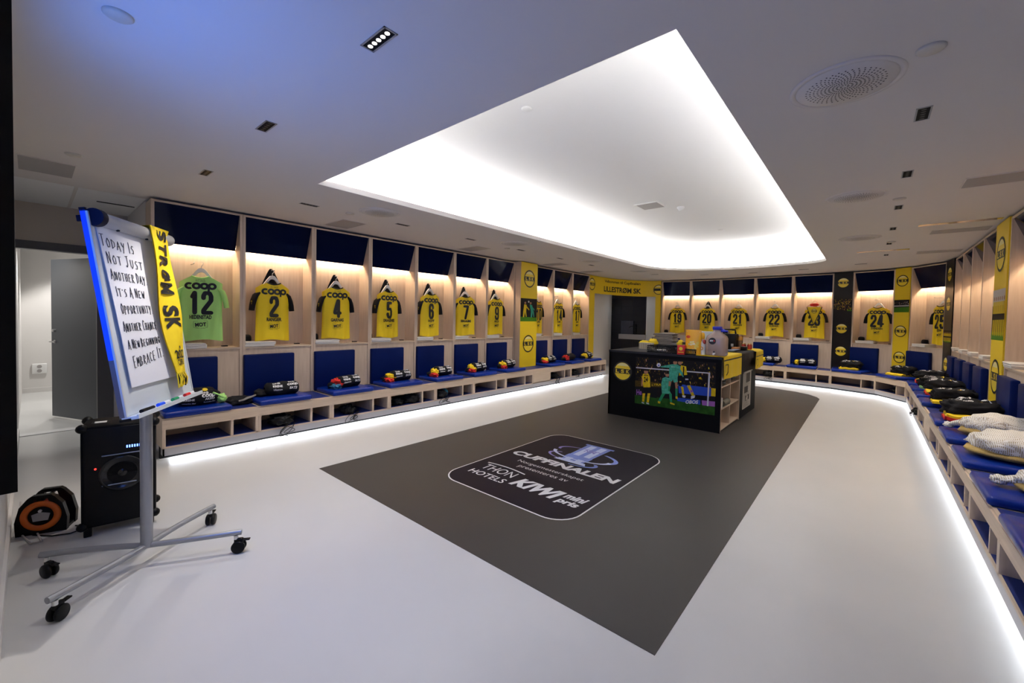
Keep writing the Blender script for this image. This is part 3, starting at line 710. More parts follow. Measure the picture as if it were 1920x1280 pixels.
# doorway beyond: pale jambs, dark tiled wall, ledge with tap
m = MB(); m.prism([(-5.93, 10.38), (-6.03, 10.38), (-6.76, 12.95), (-6.66, 12.95)], 0, 2.6); struct('wall_left', m, WALLP, 'pale wall on the left inside the far doorway')
m = MB(); m.prism([(-5.40, 12.95), (-5.40, 12.87), (-5.02, 12.70), (-4.87, 12.80)], 0, 2.6); struct('wall_right', m, WALLP, 'pale wall on the right inside the far doorway')
m = MB(); m.box((-6.9, 12.95, 0), (-4.8, 13.05, 2.6)); 
for k in range(9): m.box((-6.66, 12.946, .25+k*.28), (-5.35, 12.9505, .254+k*.28), 1)
for k in range(3): m.box((-6.3+k*.42, 12.946, 0), (-6.296+k*.42, 12.9505, 2.6), 1)
struct('wall_back', m, [DARKT, GROUT], 'dark tiled wall inside the far doorway')
m = MB(); m.prism([(lambda q: (q[0][0]-q[1][0]*.06, q[0][1]-q[1][1]*.06))(fasc(k/24)) for k in range(2, 25)]+[(-4.85, 13.05), (-6.9, 13.05), (-6.9, 10.2)], 2.6, 2.66); struct('ceiling', m, WHITEP, 'ceiling inside the far doorway')
t = thing('wash_ledge', 'dim grey wash ledge with a tap on the dark tiled wall inside the far doorway', 'sink', (-5.9, 12.95, 0))
m = MB(); m.box((-.40, -.16, .97), (.52, -.006, 1.02)); m.box((-.40, -.16, .86), (.52, -.14, .97)); build('ledge', m, GRILLE, t)
m = MB(); m.tube([(.12, -.05, 1.02), (.12, -.05, 1.36)], .022); m.tube([(.12, -.05, 1.28), (0, -.09, 1.29), (-.06, -.10, 1.24)], .012); build('tap', m, BLACK, t)
RIBM = mat('ribbed_grey', (.055, .058, .085), .4)
m = MB()
for k in range(12): m.tube([(-.36+k*.036, -.04, 1.02), (-.36+k*.036, -.04, 1.46)], .015, 8)
build('ribbed_splashback', m, RIBM, t)

# ------------------------------------------------------------------ ceiling fixtures
def downlight(x, y, rz, label, cells=5, lit=True, power=1.0):
    t = thing('downlight', label, 'light', (x, y, H), rz, 'black slotted downlights in the ceiling')
    m = MB(); 
    for a in ((-.098, -.034, -.090, .034), (.090, -.034, .098, .034), (-.098, -.034, .098, -.026), (-.098, .026, .098, .034)): m.box((a[0], a[1], -.003), (a[2], a[3], .0))
    build('trim_frame', m, ALU, t)
    m = MB(); m.box((-.09, -.026, -.0015), (.09, .026, -.0005)); build('baffle', m, BLACKM, t)
    m = MB()
    for k in range(5): m.lathe([(.011, -.0035), (.011, -.0016)], 12, (-.068+k*.034, 0, 0))
    build('lens', m, mat('lens_lit', (1, 1, 1), emit=3.0, ecol=(1, .97, .95)) if 'lit cells' in label else mat('lens', (.012, .012, .012), .3, spec=.2), t)
    ld = bpy.data.lights.new('downlight_lamp', 'SPOT'); ld.energy = SPOT*power; ld.spot_size = rad(88); ld.spot_blend = .55; ld.color = (1, .94, .885); ld.shadow_soft_size = .02
    o = obj('lamp', ld, t, (0, 0, -.03)); return t
for x, k, pw in ((-1.685, 'with lit cells near the front corner of the recess', .9), (-3.03, 'second from the right in the front row', 1.5), (-4.46, 'in the front row nearest the doorway alcove', .7)):
    downlight(x, 1.015, 0, 'small black slotted downlight ' + k, power=pw)
for i, y in enumerate((2.05, 3.28, 4.54, 5.79, 7.04, 8.3)):
    downlight(-4.8, y, A90, 'thin black slotted downlight, %s along the left lockers' % ('first', 'second', 'third', 'fourth', 'fifth', 'sixth')[i], power=.8)
for i, y in enumerate((3.36, 4.62, 5.87, 7.13, 8.40, 9.74)):
    downlight(.2, y, A90, 'thin black slotted downlight, %s along the right edge of the recess' % ('first', 'second', 'third', 'fourth', 'fifth', 'sixth')[i], power=.8)
for i, (x, y) in enumerate(((-4.35, 10.85), (-3.3, 11.55), (-2.2, 11.65), (-1.15, 11.45), (-.15, 10.95))):
    downlight(x, y, 0, 'thin black slotted downlight, %s from the left in front of the back lockers' % ('first', 'second', 'third', 'fourth', 'fifth')[i], power=1.0)
def diffuser_meshes():
    a = MB(); a.lathe([(.235, 0), (.233, -.006), (.212, -.008), (.208, -.003)], 48)
    b = MB(); b.lathe([(.207, -.003), (.203, -.010), (.0, -.0105)], 48)
    c = MB()
    for ring in range(1, 11):
        rr = .016*ring; k = 9*ring if ring < 5 else 40
        for i in range(k):
            an = 2*math.pi*i/k+ring*.1; x, y = rr*math.cos(an), rr*math.sin(an); s = .0030; ca, sa = math.cos(an), math.sin(an)
            c.add([(x+ca*p-sa*q, y+sa*p+ca*q, -.0114) for p, q in ((-s*1.25, -s), (s*1.25, -s), (s*1.25, s), (-s*1.25, s))], [(0, 1, 2, 3)])
    return a.mesh('rim', CEIL), b.mesh('face_plate', CEIL), c.mesh('perforation', HOLE)
DM = diffuser_meshes()
for i, (x, y) in enumerate(((-.13, 2.71), (-.13, 5.16), (-.13, 7.65), (-4.45, 2.72), (-4.45, 5.2), (-4.45, 7.65), (-4.35, 9.9))):
    side = 'right' if x > -1 else 'left'; order = ('nearest', 'second', 'third')[i] if i < 3 else ('nearest', 'second', 'third', 'farthest')[i-3]
    t = thing('air_diffuser', 'round perforated ceiling diffuser, %s on the %s side of the recess' % (order, side), 'vent', (x, y, H), 0, 'round ceiling diffusers')
    for nme, me in zip(('rim', 'face_plate', 'perforation'), DM): obj(nme, me, t)
def disc(x, y, label, r=.045, z=H, mt=None):
    m = MB(); m.lathe([(r, 0), (r, -.006), (r*.85, -.012), (0, -.014)], 24); o = build('ceiling_cover', m, mt or CEIL, None, (x, y, z)); return tag(o, label, 'cover', 'small round covers in the ceiling')
DISCM = mat('cover_cream', (.60, .57, .50), .5)
for x, y, lb in ((-2.39, .245, 'small white round cover near the blue lit corner of the ceiling'), (.17, 2.59, 'small round cover beside the nearest right diffuser'), (-4.8, .23, 'small round cover by the doorway alcove grille'),
                 (-4.8, 2.53, 'small round cover beside the nearest left diffuser'), (-4.88, 5.5, 'small round cover by the second left diffuser'), (.19, 5.47, 'small round cover by the second right diffuser'), (.22, 8.23, 'small round cover by the third right diffuser')):
    disc(x, y, lb, .05, H, DISCM)
def grille(x, y, sx, sy, label, rz=0):
    t = thing('ceiling_grille', label, 'vent', (x, y, H), rz, 'flat grey ceiling grilles'); m = MB(); m.box((-sx/2, -sy/2, -.004), (sx/2, sy/2, -.0005)); build('plate', m, GRILLE, t)
    m = MB()
    for a in ((-sx/2-.008, -sy/2-.008, -sx/2, sy/2+.008), (sx/2, -sy/2-.008, sx/2+.008, sy/2+.008), (-sx/2, -sy/2-.008, sx/2, -sy/2), (-sx/2, sy/2, sx/2, sy/2+.008)): m.box((a[0], a[1], -.006), (a[2], a[3], -.0005))
    build('frame', m, CEIL, t)
for x, y, lb in ((-5.42, .10, 'grey ceiling grille by the doorway alcove'), (-5.42, 2.79, 'grey ceiling grille above the shirt numbered 4'), (-5.42, 5.2, 'grey ceiling grille above the shirt numbered 7'), (-5.42, 7.75, 'grey ceiling grille near the yellow column'),
                 (-5.42, 9.4, 'grey ceiling grille near the portal'), (.84, 5.2, 'nearest grey ceiling grille on the right'), (.84, 7.68, 'second grey ceiling grille on the right'), (.84, 9.7, 'farthest grey ceiling grille on the right')):
    grille(x, y, .52, .32, lb)
def louvre(x0, x1, y, label):
    t = thing('louvre_light', label, 'light', ((x0+x1)/2, y, H)); hw_ = (x1-x0)/2
    m = MB(); m.box((-hw_, -.055, -.004), (hw_, .055, -.0005)); build('reflector', m, MIRR, t)
    for k in range(6): m = MB(); m.box((-hw_+k*hw_/2.5-.004, -.055, -.006), (-hw_+k*hw_/2.5+.004, .055, -.004)); build('louvre', m, MIRR, t)
louvre(.43, 1.10, 7.08, 'mirror finished slot luminaire beside the tall yellow right-wall panel'); louvre(-.18, .46, 9.15, 'mirror finished slot luminaire near the far right corner of the recess')
t = thing('square_vent', 'square white vent in the raised ceiling of the recess', 'vent', (-2.65, 6.36, RZ)); m = MB(); m.box((-.19, -.19, -.012), (.19, .19, -.0005)); build('frame', m, WHITE, t)
m = MB(); m.box((-.16, -.16, -.014), (.16, .16, -.012)); build('plate', m, GRILLE, t)
t = thing('smoke_detector', 'small white smoke detector beside the square vent', 'detector', (-2.31, 6.73, RZ)); m = MB(); m.lathe([(.055, 0), (.055, -.02), (.04, -.03), (.035, -.055), (0, -.06)], 24); build('housing', m, WHITE, t)
m = MB(); m.lathe([(.036, -.04), (.036, -.048)], 24); build('sensor_band', m, HOLE, t)
disc(-2.29, 2.80, 'tiny round cover in the raised ceiling near its front edge', .045, RZ, WHITE); disc(-2.25, 8.87, 'tiny round cover at the far end of the raised ceiling', .06, RZ, WHITE)

# ------------------------------------------------------------------ kit on the benches
def on_bench(org, ang, x, y): return frame_pt(org, ang, x, y, .482)
kits = [(1, (), False, .35, '2'), (2, ('red', 'teal'), False, .36, '4'), (3, ('yellow', 'red'), False, .36, '5'), (4, ('yellow', 'red'), False, .36, '6'), (5, ('yellow', 'red'), False, .36, '7'), (6, ('yellow', 'red'), False, .36, '9')]
for i, cl, pl, x, nm in kits:
    org = (LX, .84+i*Wd)
    t = kit_bundle(on_bench(org, A90, x, -.27), A90+random.Random(i).uniform(-.08, .12), 'rolled black kit bundle on the seat under the shirt numbered %s' % nm, i+2, cl, .30 if i > 1 else .33, plain=pl)
for i, (cl, pl, nm) in enumerate(((('yellow', 'red'), False, 'right beside the yellow column'), (('red',), True, 'second to the right of the yellow column'), (('yellow',), False, 'beside the yellow portal'))):
    kit_bundle(on_bench((LX, Y2+i*Wd), A90, .34, -.27), A90+.05*i, 'rolled black kit bundle on the seat %s' % nm, 12+i, cl, .31, plain=pl)
# the goalkeeper's heap under the green shirt
t = thing('kit_bundle', 'heaped black kit with white lettering and a lime edge under the lime green shirt', 'kit bundle', frame_pt((LX, .84), A90, .36, -.30, .482), A90, 'rolled kit laid out on the benches')
m = MB(); m.blob((0, .02, .08), (.20, .12, .105), 77, .10, 1.8, 0, 4, .12, 0); jk = build('jacket', m, BLACKF, t)
def GF(x, z): q = max(.03, 1-(x/.20)**2-((z-.08)/.105)**2); return (x, .02-.125*q**.5-.006, z)
m = MB(); text(m, 'DNB', .03, .135, .06, .022, GF, 0, .03); sponsor(m, .06, .105, .12, GF); text(m, 'AKRO', .07, .070, .09, .026, GF, 0, .03); text(m, 'Romerikes Blad', .07, .035, .11, .014, GF, 0, .02); text(m, 'Romerikes Blad', -.11, .030, .11, .014, GF, 0, .02); text(m, 'KRENE', -.11, .07, .09, .022, GF, 0, .03); build('lettering', m, WPRINT, jk)
m = MB(); ring2d(m, .035, .165, .022, 0, GF, 0, n=16, sx=1.2, sy=.6); build('badge', m, YELC, jk)
m = MB(); m.blob((.19, -.04, .05), (.05, .06, .05), 5, .25, 2, 0, 3, .5, 0); m.tube([(.10, -.09, .13), (.15, -.09, .10), (.20, -.08, .06)], .010, 6); build('lime_edge', m, GREEN, t)
# loose black and grey garment on the flat strip
t = thing('loose_garment', 'crumpled black and grey garment on the bench between the first two seats', 'garment', frame_pt((LX, .84), A90, .74, -.24, .4225), A90+.2)
m = MB(); m.blob((0, 0, .035), (.17, .12, .055), 31, .2, 2.4, 0, 4, .35, 0); build('black_cloth', m, BLACKF, t)
m = MB(); m.tube([(-.05, -.11, .05), (0, -.12, .058), (.05, -.11, .075), (.10, -.09, .075), (.16, -.07, .085)], [.016, .02, .022, .02, .014], 10, flat=.6); build('grey_stripe', m, GREYF, t)
# back row bundles
for i, cl, nm, dx in ((3, ('yellow',), '22', .55), (4, ('yellow', ), '23', .42)):
    org, a_, w_, xo = BENCH_F[i]
    kit_bundle(frame_pt(org, a_, xo*0+dx, -.27, .482), a_+.05, 'rolled black kit bundle on the seat under the shirt numbered %s' % nm, 20+i, cl, .32)
for i, cl, nm, dx in ((5, ('yellow',), '24', .50), (6, ('yellow', ), '25', .58)):
    org, a_, w_, xo = BENCH_F[i]
    folded_kit(frame_pt(org, a_, dx, -.26, .482), a_+.25-1.57, 'folded black kit with a yellow layer under the shirt numbered %s' % nm, 30+i, cl, .85)
# right row bundles
rl = [(10.67, .32, ('yellow', 'red'), 'first seat beyond the black corner panel on the right'), (9.8825, .34, ('green',), 'second right-hand seat, with a lime green layer showing'), (9.095, .32, ('yellow', 'red'), 'third right-hand seat, with a red edge below the yellow'),
      (8.3075, .40, ('yellow', ), 'last right-hand seat before the yellow panel')]
for i, (y, x, cl, nm) in enumerate(rl):
    folded_kit(frame_pt((RX, y), AR, x, -.25, .482), AR, 'folded black kit heap on the %s' % nm, 40+i, cl, .98)
folded_kit(frame_pt((RX, yN), AR, .33, -.25, .482), AR, 'folded black kit heap with yellow and red layers nearest the mesh bags', 47, ('yellow', 'red'), 1.05)
# mesh laundry bags
NET = mat('white_netting', (.74, .72, .68), .8, bump=0)
nt = NET.node_tree; tcn = nt.nodes.new('ShaderNodeTexCoord'); chk = nt.nodes.new('ShaderNodeTexBrick'); chk.offset = 0
chk.inputs['Scale'].default_value = 1; chk.inputs['Brick Width'].default_value = .012; chk.inputs['Row Height'].default_value = .010; chk.inputs['Mortar Size'].default_value = .0024
chk.inputs['Color1'].default_value = (.33, .28, .19, 1); chk.inputs['Color2'].default_value = (.40, .33, .20, 1); chk.inputs['Mortar'].default_value = (.80, .79, .77, 1)
nt.links.new(tcn.outputs['Object'], chk.inputs[0]); nt.links.new(chk.outputs[0], nt.nodes['Principled BSDF'].inputs['Base Color'])
GNET = mat('golden_net_cloth', (.58, .40, .12), .7, noise_amt=.4, nscale=160)
def laundry(loc, rz, label, r, seed, tail):
    t = thing('laundry_bag', label, 'laundry bag', loc, rz, 'white mesh laundry bags')
    m = MB(); m.blob((0, 0, r[2]*.9), r, seed, .13, 1.8, 0, 4, .22, 0); build('mesh_sack', m, NET, t)
    m = MB(); m.tube([tail[0], tail[1], tail[2]], [.075, .05, .03], 14, flat=.5); m.blob((tail[2][0], tail[2][1], max(.03, tail[2][2])), (.055, .04, .028), seed+2, .3, 2, 0, 3, .4, 0); build('gathered_neck', m, NET, t)
    m = MB(); m.blob((.02, -r[1]*.25, r[2]*.40), (r[0]*.86, r[1]*.82, r[2]*.46), seed+9, .10, 1.6, 0, 3, .12, .004); build('yellow_contents', m, GNET, t)
    return t
laundry(frame_pt((RX, yN-Wd), AR, .30, -.20, .482), AR, 'white mesh laundry bag lying farther along, with its neck hanging left', (.20, .24, .115), 3, ((-.05, -.20, .10), (-.12, -.26, .07), (-.15, -.30, .045)))
laundry(frame_pt((RX, yN-2*Wd), AR, .26, -.19, .482), AR, 'large white mesh laundry bag with yellow kit in it beside the folded heap', (.27, .31, .11), 8, ((.05, .10, .12), (.10, .14, .12), (.14, .16, .10)))
laundry(frame_pt((RX, yN-3*Wd), AR, .33, -.20, .482), AR, 'white mesh laundry bag on the nearest right-hand seat', (.17, .20, .09), 14, ((-.02, -.16, .06), (-.03, -.22, .05), (-.02, -.27, .04)))

# boot bags in the bench compartments
def in_bench(org, ang, x, y=-.42): return frame_pt(org, ang, x, y, .1405)
def LB(i): return (LX, .84+i*Wd)
boot_bag(in_bench(LB(1), A90, .27, -.44), A90, 'black boot bag with dangling cords under the seat below the shirt numbered 2', 2, .105, True, None, .13)
boot_bag(in_bench(LB(2), A90, .26, -.42), A90+.1, 'black boot bag with a long looping cord below the shirt numbered 4', 5, .090, True, None, .12)
boot_bag(in_bench(LB(3), A90, .20, -.42), A90, 'smaller black boot bag, left of two below the shirt numbered 5', 7, .078, False)
boot_bag(in_bench(LB(3), A90, .43, -.42), A90+.5, 'larger black boot bag, right of two below the shirt numbered 5', 9, .100, False)
boot_bag(in_bench(LB(4), A90, .18, -.41), A90, 'dark boot bag with a blue cloth beside it below the shirt numbered 6', 11, .098, True, BLUEC, .10)
boot_bag(in_bench((LX, Y2), A90, .27, -.42), A90, 'black boot bag below the seat right beside the yellow column', 15, .098, True)
boot_bag(in_bench((LX, Y2+Wd), A90, .25, -.43), A90, 'black boot bag below the second seat right of the yellow column', 19, .102, True, None, .07)
o3, a3, w3, _ = BENCH_F[3]; boot_bag(in_bench(o3, a3, .52, -.42), a3, 'black boot bag with trailing cords below the shirt numbered 22', 23, .11, True, None, .10)
o6, a6, w6, x6 = BENCH_F[6]; boot_bag(in_bench(o6, a6, w6*.50, -.36), a6, 'black boot bag in the corner bench below the shirt numbered 25', 27, .085, False)
boot_bag(in_bench((RX, 9.095), AR, .30, -.46), AR, 'black boot bag sticking out below the third right-hand seat', 29, .085, True, None, .04)

# ------------------------------------------------------------------ screen on the front wall
t = thing('television', 'large black television on the front wall beside the flip chart', 'television', (0, 0, 0))
m = MB(); m.prism([(-1.25, -.019), (-1.25, -.085), (-2.75, -.095), (-2.75, -.045)], 1.14, 2.42); build('housing', m, BLACK, t)
m = MB(); m.add([(-1.52, -.0233, 1.18), (-2.71, -.0438, 1.18), (-2.71, -.0438, 2.38), (-1.52, -.0233, 2.38)], [(0, 1, 2, 3)]); build('display', m, GLOWS, t)
m = MB(); m.box((-2.2, -.109, 1.5), (-1.7, -.07, 2.0)); build('wall_bracket', m, BLACK, t)

# ------------------------------------------------------------------ flip chart
TH, TI = rad(55.75), rad(8.66)
bd = Vector((-math.sin(TH), math.cos(TH), 0)); bn0 = Vector((math.cos(TH), math.sin(TH), 0))
bu = Vector((0, 0, 1))*math.cos(TI)-bn0*math.sin(TI); bn = bd.cross(bu)
if bn.dot(bn0) < 0: bn = -bn
B0 = Vector((-3.13, .501, .948))
def bp(s, t_, o=0): return tuple(B0+bd*s+bu*t_+bn*o)
def bbox(mb, s0, s1, t0, t1, o0, o1, mi=0):
    P = [bp(a, b, c) for c in (o0, o1) for a, b in ((s0, t0), (s1, t0), (s1, t1), (s0, t1))]
    mb.add(P, [(0, 3, 2, 1), (4, 5, 6, 7), (0, 1, 5, 4), (1, 2, 6, 5), (2, 3, 7, 6), (3, 0, 4, 7)], mi)
fc = thing('flip_chart', 'mobile whiteboard flip chart on a grey pole with a castor base', 'flip chart', (0, 0, 0))
m = MB(); bbox(m, -.322, .366, .004, 1.045, -.012, 0); build('whiteboard', m, BOARD, fc)
for fa_, fb_, fo in ((-.332, -.322, -.006), (.366, .378, -.024)): m = MB(); bbox(m, fa_, fb_, 0, 1.05, fo, .003); build('side_frame', m, mat('pale_frame', (.50, .52, .53), .4), fc)
m = MB(); bbox(m, -.332, -.320, 0, .30, -.028, -.006); build('lower_edge', m, mat('dark_frame', (.10, .095, .12), .4), fc)
m = MB(); bbox(m, -.333, -.320, .30, 1.055, -.028, -.006); build('blue_edge', m, BRBLUE, fc, label='bright blue edge strip')
m = MB(); m.tube([bp(-.28, 1.02, .018), bp(.366, 1.02, .018)], .036, 20, flat=1.0); build('clamp_bar', m, mat('clamp_bar', (.44, .43, .40), .5, spec=.3), fc)
m = MB(); m.tube([bp(-.318, 1.022, .014), bp(-.279, 1.022, .014)], .044, 20); bbox(m, -.335, -.325, 1.0, 1.03, -.045, -.028); bbox(m, -.333, -.318, 1.05, 1.068, -.030, -.006); build('end_cap', m, NAVYP, fc)
m = MB(); bbox(m, -.332, .378, -.014, .002, -.02, .05); bbox(m, -.332, .378, -.014, .008, .046, .054); build('pen_tray', m, mat('tray_white', (.66, .71, .72), .3), fc)
m = MB(); bbox(m, -.334, -.29, -.02, -.006, -.03, .02); build('corner_cap', m, BLACK, fc)
PC = Vector((-3.175, .435, 0))
m = MB(); m.tube([(PC.x, PC.y, .115), (PC.x, PC.y, 1.18)], .0295, 20); build('pole', m, ALU, fc)
m = MB(); bbox(m, -.06, .06, .30, .55, -.10, -.012); build('bracket', m, BLACK, fc)
for i, (lx, ly) in enumerate(((-3.44, .05), (-2.90, .065), (-3.45, .81), (-2.945, .825))):
    e = Vector((lx, ly, .125)); q = PC+Vector((0, 0, .118)); mid = (e+q)/2+Vector((0, (.03 if ly < .4 else -.03), .004))
    pts = [q*(1-a)**2+mid*2*a*(1-a)+e*a*a for a in [k/8 for k in range(9)]]
    ex = e+(e-pts[-2]).normalized()*.03
    m = MB(); m.tube(pts+[ex], .0165, 14); leg = build('leg', m, ALU, fc)
    m = MB(); m.tube([(lx, ly, .108), (lx, ly, .085)], .012, 10); build('castor_stem', m, STEEL, leg)
    ang = (.5, 2.4, 2.6, 1.0)[i]; ca, sa = math.cos(ang), math.sin(ang)
    m = MB()
    for k in (-1, 1):
        w_ = MB(); w_.lathe([(.0, -.009), (.034, -.009), (.038, -.004), (.038, .004), (.034, .009), (0, .009)], 22, (0, k*.016, 0), 'y')
        m.add([(lx+.015*ca+x*ca-y*sa, ly+.015*sa+x*sa+y*ca, .038+z) for x, y, z in w_.v], w_.f, 0, True)
    w_ = MB(); w_.rbox((-.025, -.012, .02), (.025, .012, .052), .008); w_.rbox((.02, -.012, .035), (.062, .012, .043), .003)
    m.add([(lx+.015*ca+x*ca-y*sa, ly+.015*sa+x*sa+y*ca, .038+z) for x, y, z in w_.v], w_.f); build('castor', m, BLACK, leg)
# paper sheet with handwriting
ps = thing('paper_sheet', 'large white paper with handwritten words clamped on the whiteboard', 'paper', (0, 0, 0))
def pap(u, v):                                         # u across 0..1, v down 0..1
    s = -.295+.028*v+u*(.483-.031*v); t_ = 1.0-v*.857
    return (s, t_, .005+.004*math.sin(v*math.pi*.9)*(1-.5*u)+.006*v+.0015*math.sin(u*5+v*3))
m = MB(); m.grid(lambda u, v: bp(*pap(u, v)), 14, 24)
m.grid(lambda u, v: bp(*(lambda q: (q[0], q[1], q[2]-.004))(pap(1-u, v))), 14, 24); sheet = build('sheet', m, PAPER, ps)
GL = {'A': [[(0, 0), (.45, 1), (.9, -.1)], [(.15, .4), (.8, .42)]], 'B': [[(.05, 0), (.05, 1), (.6, .85), (.5, .55), (.1, .5)], [(.1, .5), (.7, .35), (.6, .05), (0, 0)]], 'C': [[(.85, .85), (.45, 1), (.08, .55), (.3, .05), (.85, .1)]],
      'D': [[(.1, 0), (.1, 1), (.8, .7), (.75, .25), (0, 0)]], 'E': [[(.8, 1), (.1, .97), (.1, 0), (.8, .02)], [(.1, .5), (.65, .52)]], 'G': [[(.85, .85), (.4, 1), (.05, .5), (.4, 0), (.85, .15), (.8, .5), (.5, .48)]],
      'H': [[(.1, 0), (.12, 1)], [(.75, 0), (.78, 1)], [(.1, .5), (.78, .5)]], 'I': [[(.3, 0), (.32, 1)]], 'J': [[(.1, 1), (.8, 1)], [(.5, 1), (.5, .2), (.3, 0), (.05, .15)]], 'M': [[(0, 0), (.15, 1), (.45, .35), (.75, 1), (.95, 0)]],
      'N': [[(.08, 0), (.1, 1), (.75, 0), (.78, 1)]], 'O': [[(.45, 1), (.08, .6), (.25, .05), (.7, .1), (.8, .65), (.45, 1)]], 'P': [[(.1, -.05), (.12, 1), (.7, .9), (.7, .55), (.12, .48)]], 'R': [[(.1, 0), (.12, 1), (.65, .9), (.6, .55), (.12, .48), (.8, -.05)]],
      'S': [[(.75, .9), (.4, 1), (.15, .75), (.65, .4), (.55, .05), (.08, .08)]], 'T': [[(0, 1), (.9, 1)], [(.45, 1), (.42, 0)]], 'U': [[(.08, 1), (.1, .25), (.4, 0), (.7, .25), (.75, 1)]], 'W': [[(.02, 1), (.25, 0), (.48, .7), (.72, 0), (.98, 1)]],
      'Y': [[(.05, 1), (.4, .5)], [(.8, 1), (.3, -.2)]], '.': [[(.2, .02), (.28, .02)]], "'": [[(.25, 1.0), (.2, .8)]], ' ': []}
WR = random.Random(4)
def handwrite(mb, s, u0, v0, u1, hgt, slope=0):
    n_ = sum(.55 if c in " I.'" else 1 for c in s); cw = (u1-u0)/n_; x = u0
    for i, c in enumerate(s):
        adv = cw*(.55 if c in " I.'" else 1); big = 1.28 if i == 0 or s[i-1] == ' ' else 1.0
        for st in GL[c]:
            pts = []
            for a, b in st: pts.append((x+a*adv*.76, v0+slope*(x-u0)-b*hgt*big+WR.uniform(-.002, .002)))
            fine = []
            for k in range(len(pts)-1):
                for j in range(4): q = j/4; fine.append((pts[k][0]*(1-q)+pts[k+1][0]*q, pts[k][1]*(1-q)+pts[k+1][1]*q))
            fine.append(pts[-1])
            P3 = [Vector(bp(pap(u, v)[0], pap(u, v)[1], pap(u, v)[2]+.0022)) for u, v in fine]
            mb.tube([tuple(p) for p in P3], .0015, 5)
        x += adv
for s, u0, v0, u1, hg, sl in (('TODAY IS', .06, .135, .70, .055, .02), ('NOT JUST', .10, .235, .82, .055, .02), ('ANOTHER DAY.', .10, .335, .84, .052, .01), ("IT'S A NEW", .13, .437, .72, .048, .0), ('OPPORTUNITY.', .15, .545, .84, .052, -.01),
                              ('ANOTHER CHANCE', .12, .655, .86, .05, -.01), ('A NEW BEGINNING', .14, .765, .87, .045, -.03), ('EMBRACE IT.', .18, .885, .90, .06, -.07)):
    m = MB(); handwrite(m, s, u0*.92-.045, v0, u1*.91-.035, hg, sl); build('handwritten_line', m, INK, sheet)
# scarf over the clamp bar
sfc = thing('supporter_scarf', 'yellow scarf with black lettering and fringe hung over the clamp bar', 'scarf', (0, 0, 0))
def scf(u, v, l=0):                                     # v: 0 top over the bar .. 1 lower end
    s = .187+(u-.5)*(.205-.15*max(0, v-.6))-.022*math.sin(v*3.1)-.006*v; t_ = 1.062-v*.90
    o = .062-.018*v+.012*math.sin(u*4+v*7) if v > .03 else .062
    return bp(s, t_, o+l)
m = MB(); m.grid(lambda u, v: scf(u, v), 10, 30); m.grid(lambda u, v: scf(1-u, v, -.006), 10, 30)
m.grid(lambda u, v: bp(.187+(u-.5)*.205, 1.062-.05*math.sin(v*math.pi/2)*0-.35*max(0, v-.3), .062-.15*min(1, v/.3)), 8, 10); band = build('knitted_band', m, YEL, sfc)
m = MB(); SF = lambda x, y: scf(.5+y, x, .004)          # text runs down the scarf
for i, ch in enumerate('STRØM SK'):
    if ch == ' ': continue
    v = .055+i*.090 if i < 5 else .055+i*.086
    text(m, ch, v, 0, .078, .64, lambda x, y: scf(.5+y, x, .004), 0, .05, 0)
build('knitted_lettering', m, PRINT, band); m = MB()
text(m, '2022', .06, 0, 1, 1, lambda x, y: scf(.5+(x-.06)*.62, .872-y*.06, .004), 0, .03); text(m, 'CUPFINALE', 0, 0, 1, 1, lambda x, y: scf(.5+x*.60, .928-y*.040, .004), 0, .03); text(m, '1', 0, 0, 1, 1, lambda x, y: scf(.5+x*.06, .825-y*.02, .004), 0, .05)
build('knitted_year', m, PRINT, band)
mw = MB(); my = MB(); rr = random.Random(8)
for k in range(34):
    u = (k+.5)/34; a = Vector(scf(u, 1.0, -.003)); dx = rr.uniform(-.012, .016); ln = rr.uniform(.065, .09)
    pts = [tuple(a), tuple(a-bu*ln*.5+bd*dx*.5+bn*rr.uniform(0, .012)), tuple(a-bu*ln+bd*dx)]
    (mw if k % 4 == 1 else my).tube(pts, .0038, 5)
build('yellow_fringe', my, YEL, sfc); build('black_fringe', mw, BLACKF, sfc)
# pens on the tray
for s0, s1, colr, nme, lb in ((-.27, -.16, BLACK, 'black', 'black marker, nearest on the pen tray'), (-.115, -.005, BRBLUE, 'blue', 'marker with a blue cap on the pen tray'), (.04, .14, mat('green_cap', (.01, .28, .10), .35), 'green', 'marker with a green cap on the pen tray'), (.185, .29, mat('red_cap', (.75, .015, .015), .35), 'red', 'marker with a red cap at the far end of the pen tray')):
    t = thing('marker_pen', lb, 'pen', (0, 0, 0), 0, 'markers on the pen tray'); oo = .036
    m = MB(); m.tube([bp(s0, .013, oo), bp(s0+.055, .013, oo)], .0105, 12); build('cap', m, colr, t)
    m = MB(); m.tube([bp(s0+.056, .013, oo), bp(s1, .013, oo)], .0095, 12); build('barrel', m, WHITE if nme != 'black' else BLACK, t)
for s_ in (-.16, .10):
    m = MB(); m.tube([bp(s_, .985, .020), bp(s_, .985, .030)], .008, 12); o = build('magnet', m, HOLE); tag(o, 'small dark magnet holding the paper, %s of two' % ('left' if s_ < 0 else 'right'), 'magnet', 'magnets on the paper sheet')

# ------------------------------------------------------------------ loudspeaker and cable reel
sp = thing('party_speaker', 'tall black portable loudspeaker behind the flip chart pole', 'speaker', (-3.93, .405, .03), math.atan2(.30, .05))
